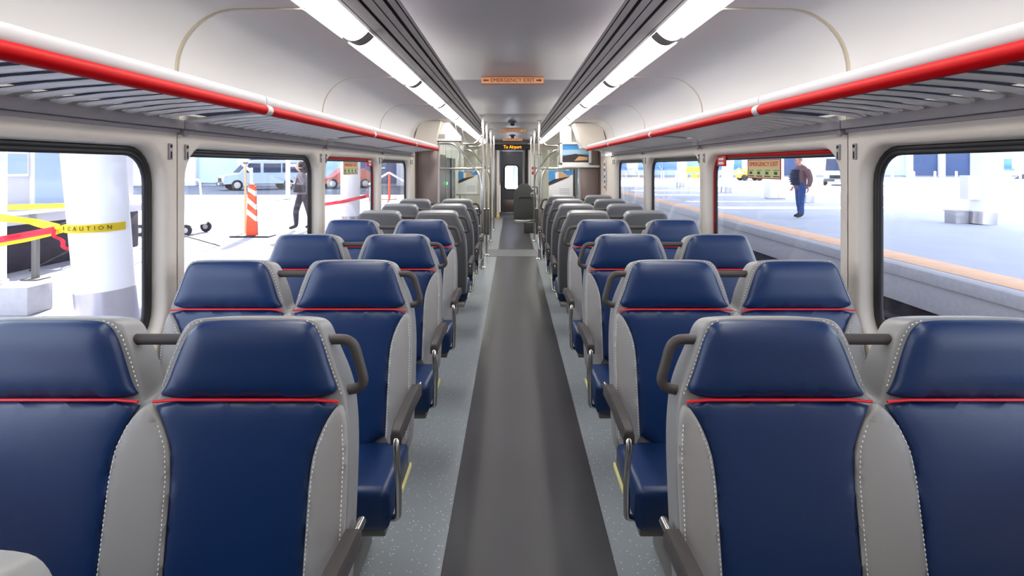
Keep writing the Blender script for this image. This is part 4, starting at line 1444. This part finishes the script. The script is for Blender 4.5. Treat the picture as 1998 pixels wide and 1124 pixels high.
def ell(bm, c, r, rot=None, mi=0, u=14, v=10):
    rr = bmesh.ops.create_uvsphere(bm, u_segments=u, v_segments=v, radius=1.0)
    for vt in rr['verts']:
        p = Vector((vt.co.x * r[0], vt.co.y * r[1], vt.co.z * r[2]))
        if rot is not None:
            p = rot @ p
        vt.co = p + Vector(c)
        for f in vt.link_faces:
            f.material_index = 100 + mi

def head(bm, c, yaw, mi_skin, mi_dark, mi_lip):
    """Face towards local -y turned by yaw; c is the head centre."""
    rot = Matrix.Rotation(yaw, 3, 'Z')
    rr = bmesh.ops.create_uvsphere(bm, u_segments=20, v_segments=14, radius=1.0)
    for vt in rr['verts']:
        p = vt.co.copy()
        k = 1.0
        if p.z < 0:
            k = 1 - .28 * (-p.z)
        q = Vector((p.x * .075 * k, p.y * .095 * (1 if p.y > 0 else (.98 + .05 * (p.z < -.2))), p.z * .118))
        if p.z < -.3 and p.y > 0:
            q.y *= .7
        vt.co = rot @ q + Vector(c)
        for f in vt.link_faces:
            f.material_index = 100 + mi_skin
    def put(x, y, z, r, mi):
        ell(bm, Vector(c) + rot @ Vector((x, y, z)), r, rot, mi, 10, 7)
    put(0, -.098, -.018, (.012, .020, .022), mi_skin)
    put(0, -.088, .006, (.009, .012, .028), mi_skin)
    for s in (-1, 1):
        put(s * .030, -.084, .010, (.013, .008, .007), mi_dark)
        put(s * .076, .006, -.008, (.010, .020, .030), mi_skin)
        put(s * .030, -.088, .028, (.018, .006, .004), mi_dark)
    put(0, -.088, -.056, (.024, .008, .008), mi_lip)

def hand(bm, wrist, d, palm_n, mi, size=.18):
    """Palm, four curled fingers and a thumb, as tapered chains."""
    w = Vector(wrist); d = Vector(d).normalized(); n = Vector(palm_n).normalized()
    s = d.cross(n).normalized()
    ell(bm, w + d * size * .25, (size * .20, size * .12, size * .28), Matrix((s, n, d)).transposed(), mi, 10, 8)
    for k, ln in enumerate((.36, .42, .39, .30)):
        b = w + d * size * .44 + s * size * .13 * (k - 1.5) * .75
        ln *= size
        p1 = b + d * ln * .45 + n * ln * .08
        p2 = p1 + d * ln * .25 + n * ln * .25
        p3 = p2 + d * ln * .05 + n * ln * .28
        tube(bm, [b, p1, p2, p3], [.0095, .0092, .0085, .0065], 7, mi=100 + mi)
    b = w + d * size * .14 - s * size * .16
    tube(bm, [b, b + d * size * .20 - s * size * .14 + n * size * .08, b + d * size * .34 - s * size * .12 + n * size * .20], [.012, .011, .008], 7, mi=100 + mi)

# the standing man on the right platform, in profile, facing left
man = thing('person', 'standing man in brown jacket and jeans with navy quilted vest on the right platform', 'person', (8.40, 16.8, GP))
J = {
    'pelvis': ((.02, 0, .94), (.135, .15)), 'waist': ((.01, 0, 1.08), (.185, .185)), 'chest': ((.01, 0, 1.28), (.20, .21)), 'upper': ((.03, 0, 1.43), (.14, .185)), 'neck': ((.01, 0, 1.54), (.055, .055)), 'skull': ((-.02, 0, 1.62), (.06, .06)),
    'hipL': ((.02, -.10, .88), (.12, .12)), 'kneeL': ((-.01, -.11, .50), (.085, .085)), 'ankleL': ((.01, -.11, .10), (.065, .065)), 'toeL': ((-.17, -.12, .04), (.036, .04)),
    'hipR': ((.02, .10, .88), (.12, .12)), 'kneeR': ((.02, .11, .50), (.085, .085)), 'ankleR': ((.06, .11, .10), (.065, .065)), 'toeR': ((-.12, .12, .04), (.036, .04)),
    'shL': ((.09, -.24, 1.42), (.095, .095)), 'elL': ((.17, -.29, 1.13), (.08, .08)), 'wrL': ((.12, -.27, .90), (.05, .05)),
    'shR': ((.07, .24, 1.42), (.09, .09)), 'elR': ((.06, .29, 1.14), (.075, .075)), 'wrR': ((-.08, .24, .93), (.04, .04)),
}
E = [('pelvis', 'waist', 2), ('waist', 'chest', 2), ('chest', 'upper', 2), ('upper', 'neck', 2), ('neck', 'skull', 0),
     ('pelvis', 'hipL', 1), ('hipL', 'kneeL', 1), ('kneeL', 'ankleL', 1), ('ankleL', 'toeL', 3), ('pelvis', 'hipR', 1), ('hipR', 'kneeR', 1), ('kneeR', 'ankleR', 1), ('ankleR', 'toeR', 3),
     ('upper', 'shL', 2), ('shL', 'elL', 2), ('elL', 'wrL', 2), ('upper', 'shR', 2), ('shR', 'elR', 2), ('elR', 'wrR', 2)]
hm = [M['skin'], M['jeans'], M['brown_jacket'], M['shoe'], M['hair'], M['red']]
skin_body('body', J, E, hm, man, [lambda bm: head(bm, (-.035, 0, 1.665), R(-90), 0, 4, 0),
                                   lambda bm: hand(bm, (.115, -.27, .885), (-.15, 0, -1), (-1, .2, 0), 0),
                                   lambda bm: hand(bm, (-.09, .24, .915), (-.3, 0, -1), (-1, -.2, 0), 0)])
bm = B()
ell(bm, (-.03, 0, 1.705), (.102, .082, .088), None, 0, 18, 12)
bmesh.ops.delete(bm, geom=[v for v in bm.verts if v.co.z < 1.672 - (v.co.x + .03) * .5 or (v.co.x < -.085 and v.co.z < 1.73)], context='VERTS')
for f in bm.faces:
    f.material_index = 0
obj('hair', bm, M['hair_grey'], man)
bm = B()
for k in range(7):
    z = .99 + .066 * k
    ell(bm, (-.115 - .05 * math.sin(k * .52), 0, z), (.150 - .006 * k, .20, .043), None, 0, 16, 8)
for f in bm.faces:
    f.material_index = 0
obj('quilted_vest', bm, M['navy'], man)
obj('jacket_hem', lathe(B(), [(.18, .85), (.195, .90), (.19, .98)], (.03, 0, 0), 20), M['brown_jacket'], man)

# the woman walking on the left concourse
wom = thing('person', 'woman with dark curly hair in grey jacket and black trousers, left concourse', 'person', (-5.22, 14.2, GL))
J = {
    'pelvis': ((.03, 0, .92), (.115, .14)), 'waist': ((.03, 0, 1.05), (.135, .14)), 'chest': ((.01, 0, 1.22), (.15, .165)), 'upper': ((.02, 0, 1.35), (.115, .15)), 'neck': ((.0, 0, 1.45), (.045, .045)), 'skull': ((-.02, 0, 1.52), (.05, .05)),
    'hipL': ((.02, -.085, .86), (.095, .095)), 'kneeL': ((-.10, -.09, .47), (.078, .078)), 'ankleL': ((-.09, -.09, .10), (.056, .056)), 'toeL': ((-.27, -.10, .04), (.035, .04)),
    'hipR': ((.04, .085, .86), (.095, .095)), 'kneeR': ((.15, .09, .48), (.078, .078)), 'ankleR': ((.22, .09, .12), (.056, .056)), 'toeR': ((.06, .10, .04), (.035, .04)),
    'shL': ((.04, -.19, 1.34), (.075, .075)), 'elL': ((.14, -.22, 1.10), (.065, .065)), 'wrL': ((-.08, -.20, 1.14), (.034, .034)),
    'shR': ((.03, .19, 1.34), (.075, .075)), 'elR': ((.02, .23, 1.09), (.065, .065)), 'wrR': ((-.15, .12, 1.24), (.034, .034)),
}
hm = [M['skin'], M['black_cloth'], M['tweed'], M['shoe'], M['hair'], M['red']]
skin_body('body', J, E, hm, wom, [lambda bm: head(bm, (-.035, 0, 1.555), R(-90), 0, 4, 5),
                                   lambda bm: hand(bm, (-.085, -.20, 1.14), (-1, .2, .1), (0, .2, -1), 0, .165),
                                   lambda bm: hand(bm, (-.155, .115, 1.245), (-.4, -.6, .6), (1, 0, .3), 0, .165)])
bm = B()
rng = random.Random(4)
ell(bm, (.025, 0, 1.61), (.105, .10, .095), None, 0, 16, 10)
for k in range(26):
    a = rng.uniform(-1, 1) * R(115)
    z = rng.uniform(1.42, 1.66)
    rr_ = .092 + .02 * (1.6 - z)
    ell(bm, (.02 + rr_ * math.cos(a) * .95, rr_ * math.sin(a), z), (.042, .042, .05), None, 0, 8, 6)
for f in bm.faces:
    f.material_index = 0
obj('hair', bm, M['hair'], wom)
bm = B()
box(bm, (-.10, -.29, .93), (.20, -.21, 1.12), .03, 3)
hb = tag(obj('shoulder_bag', bm, M['bag']), 'black shoulder bag under the arm of the walking woman', 'bag')
hb.location = wom.location
st = obj('strap', tube(B(), fillet([(-.06, -.25, 1.12), (.02, -.17, 1.40), (.10, -.12, 1.37), (.17, -.25, 1.12)], .05, 4), .012, 8, flat=(1, .5)), M['bag'], hb)
obj('jacket_hem', lathe(B(), [(.165, .88), (.17, .96), (.145, 1.04)], (.03, 0, 0), 20), M['tweed'], wom)
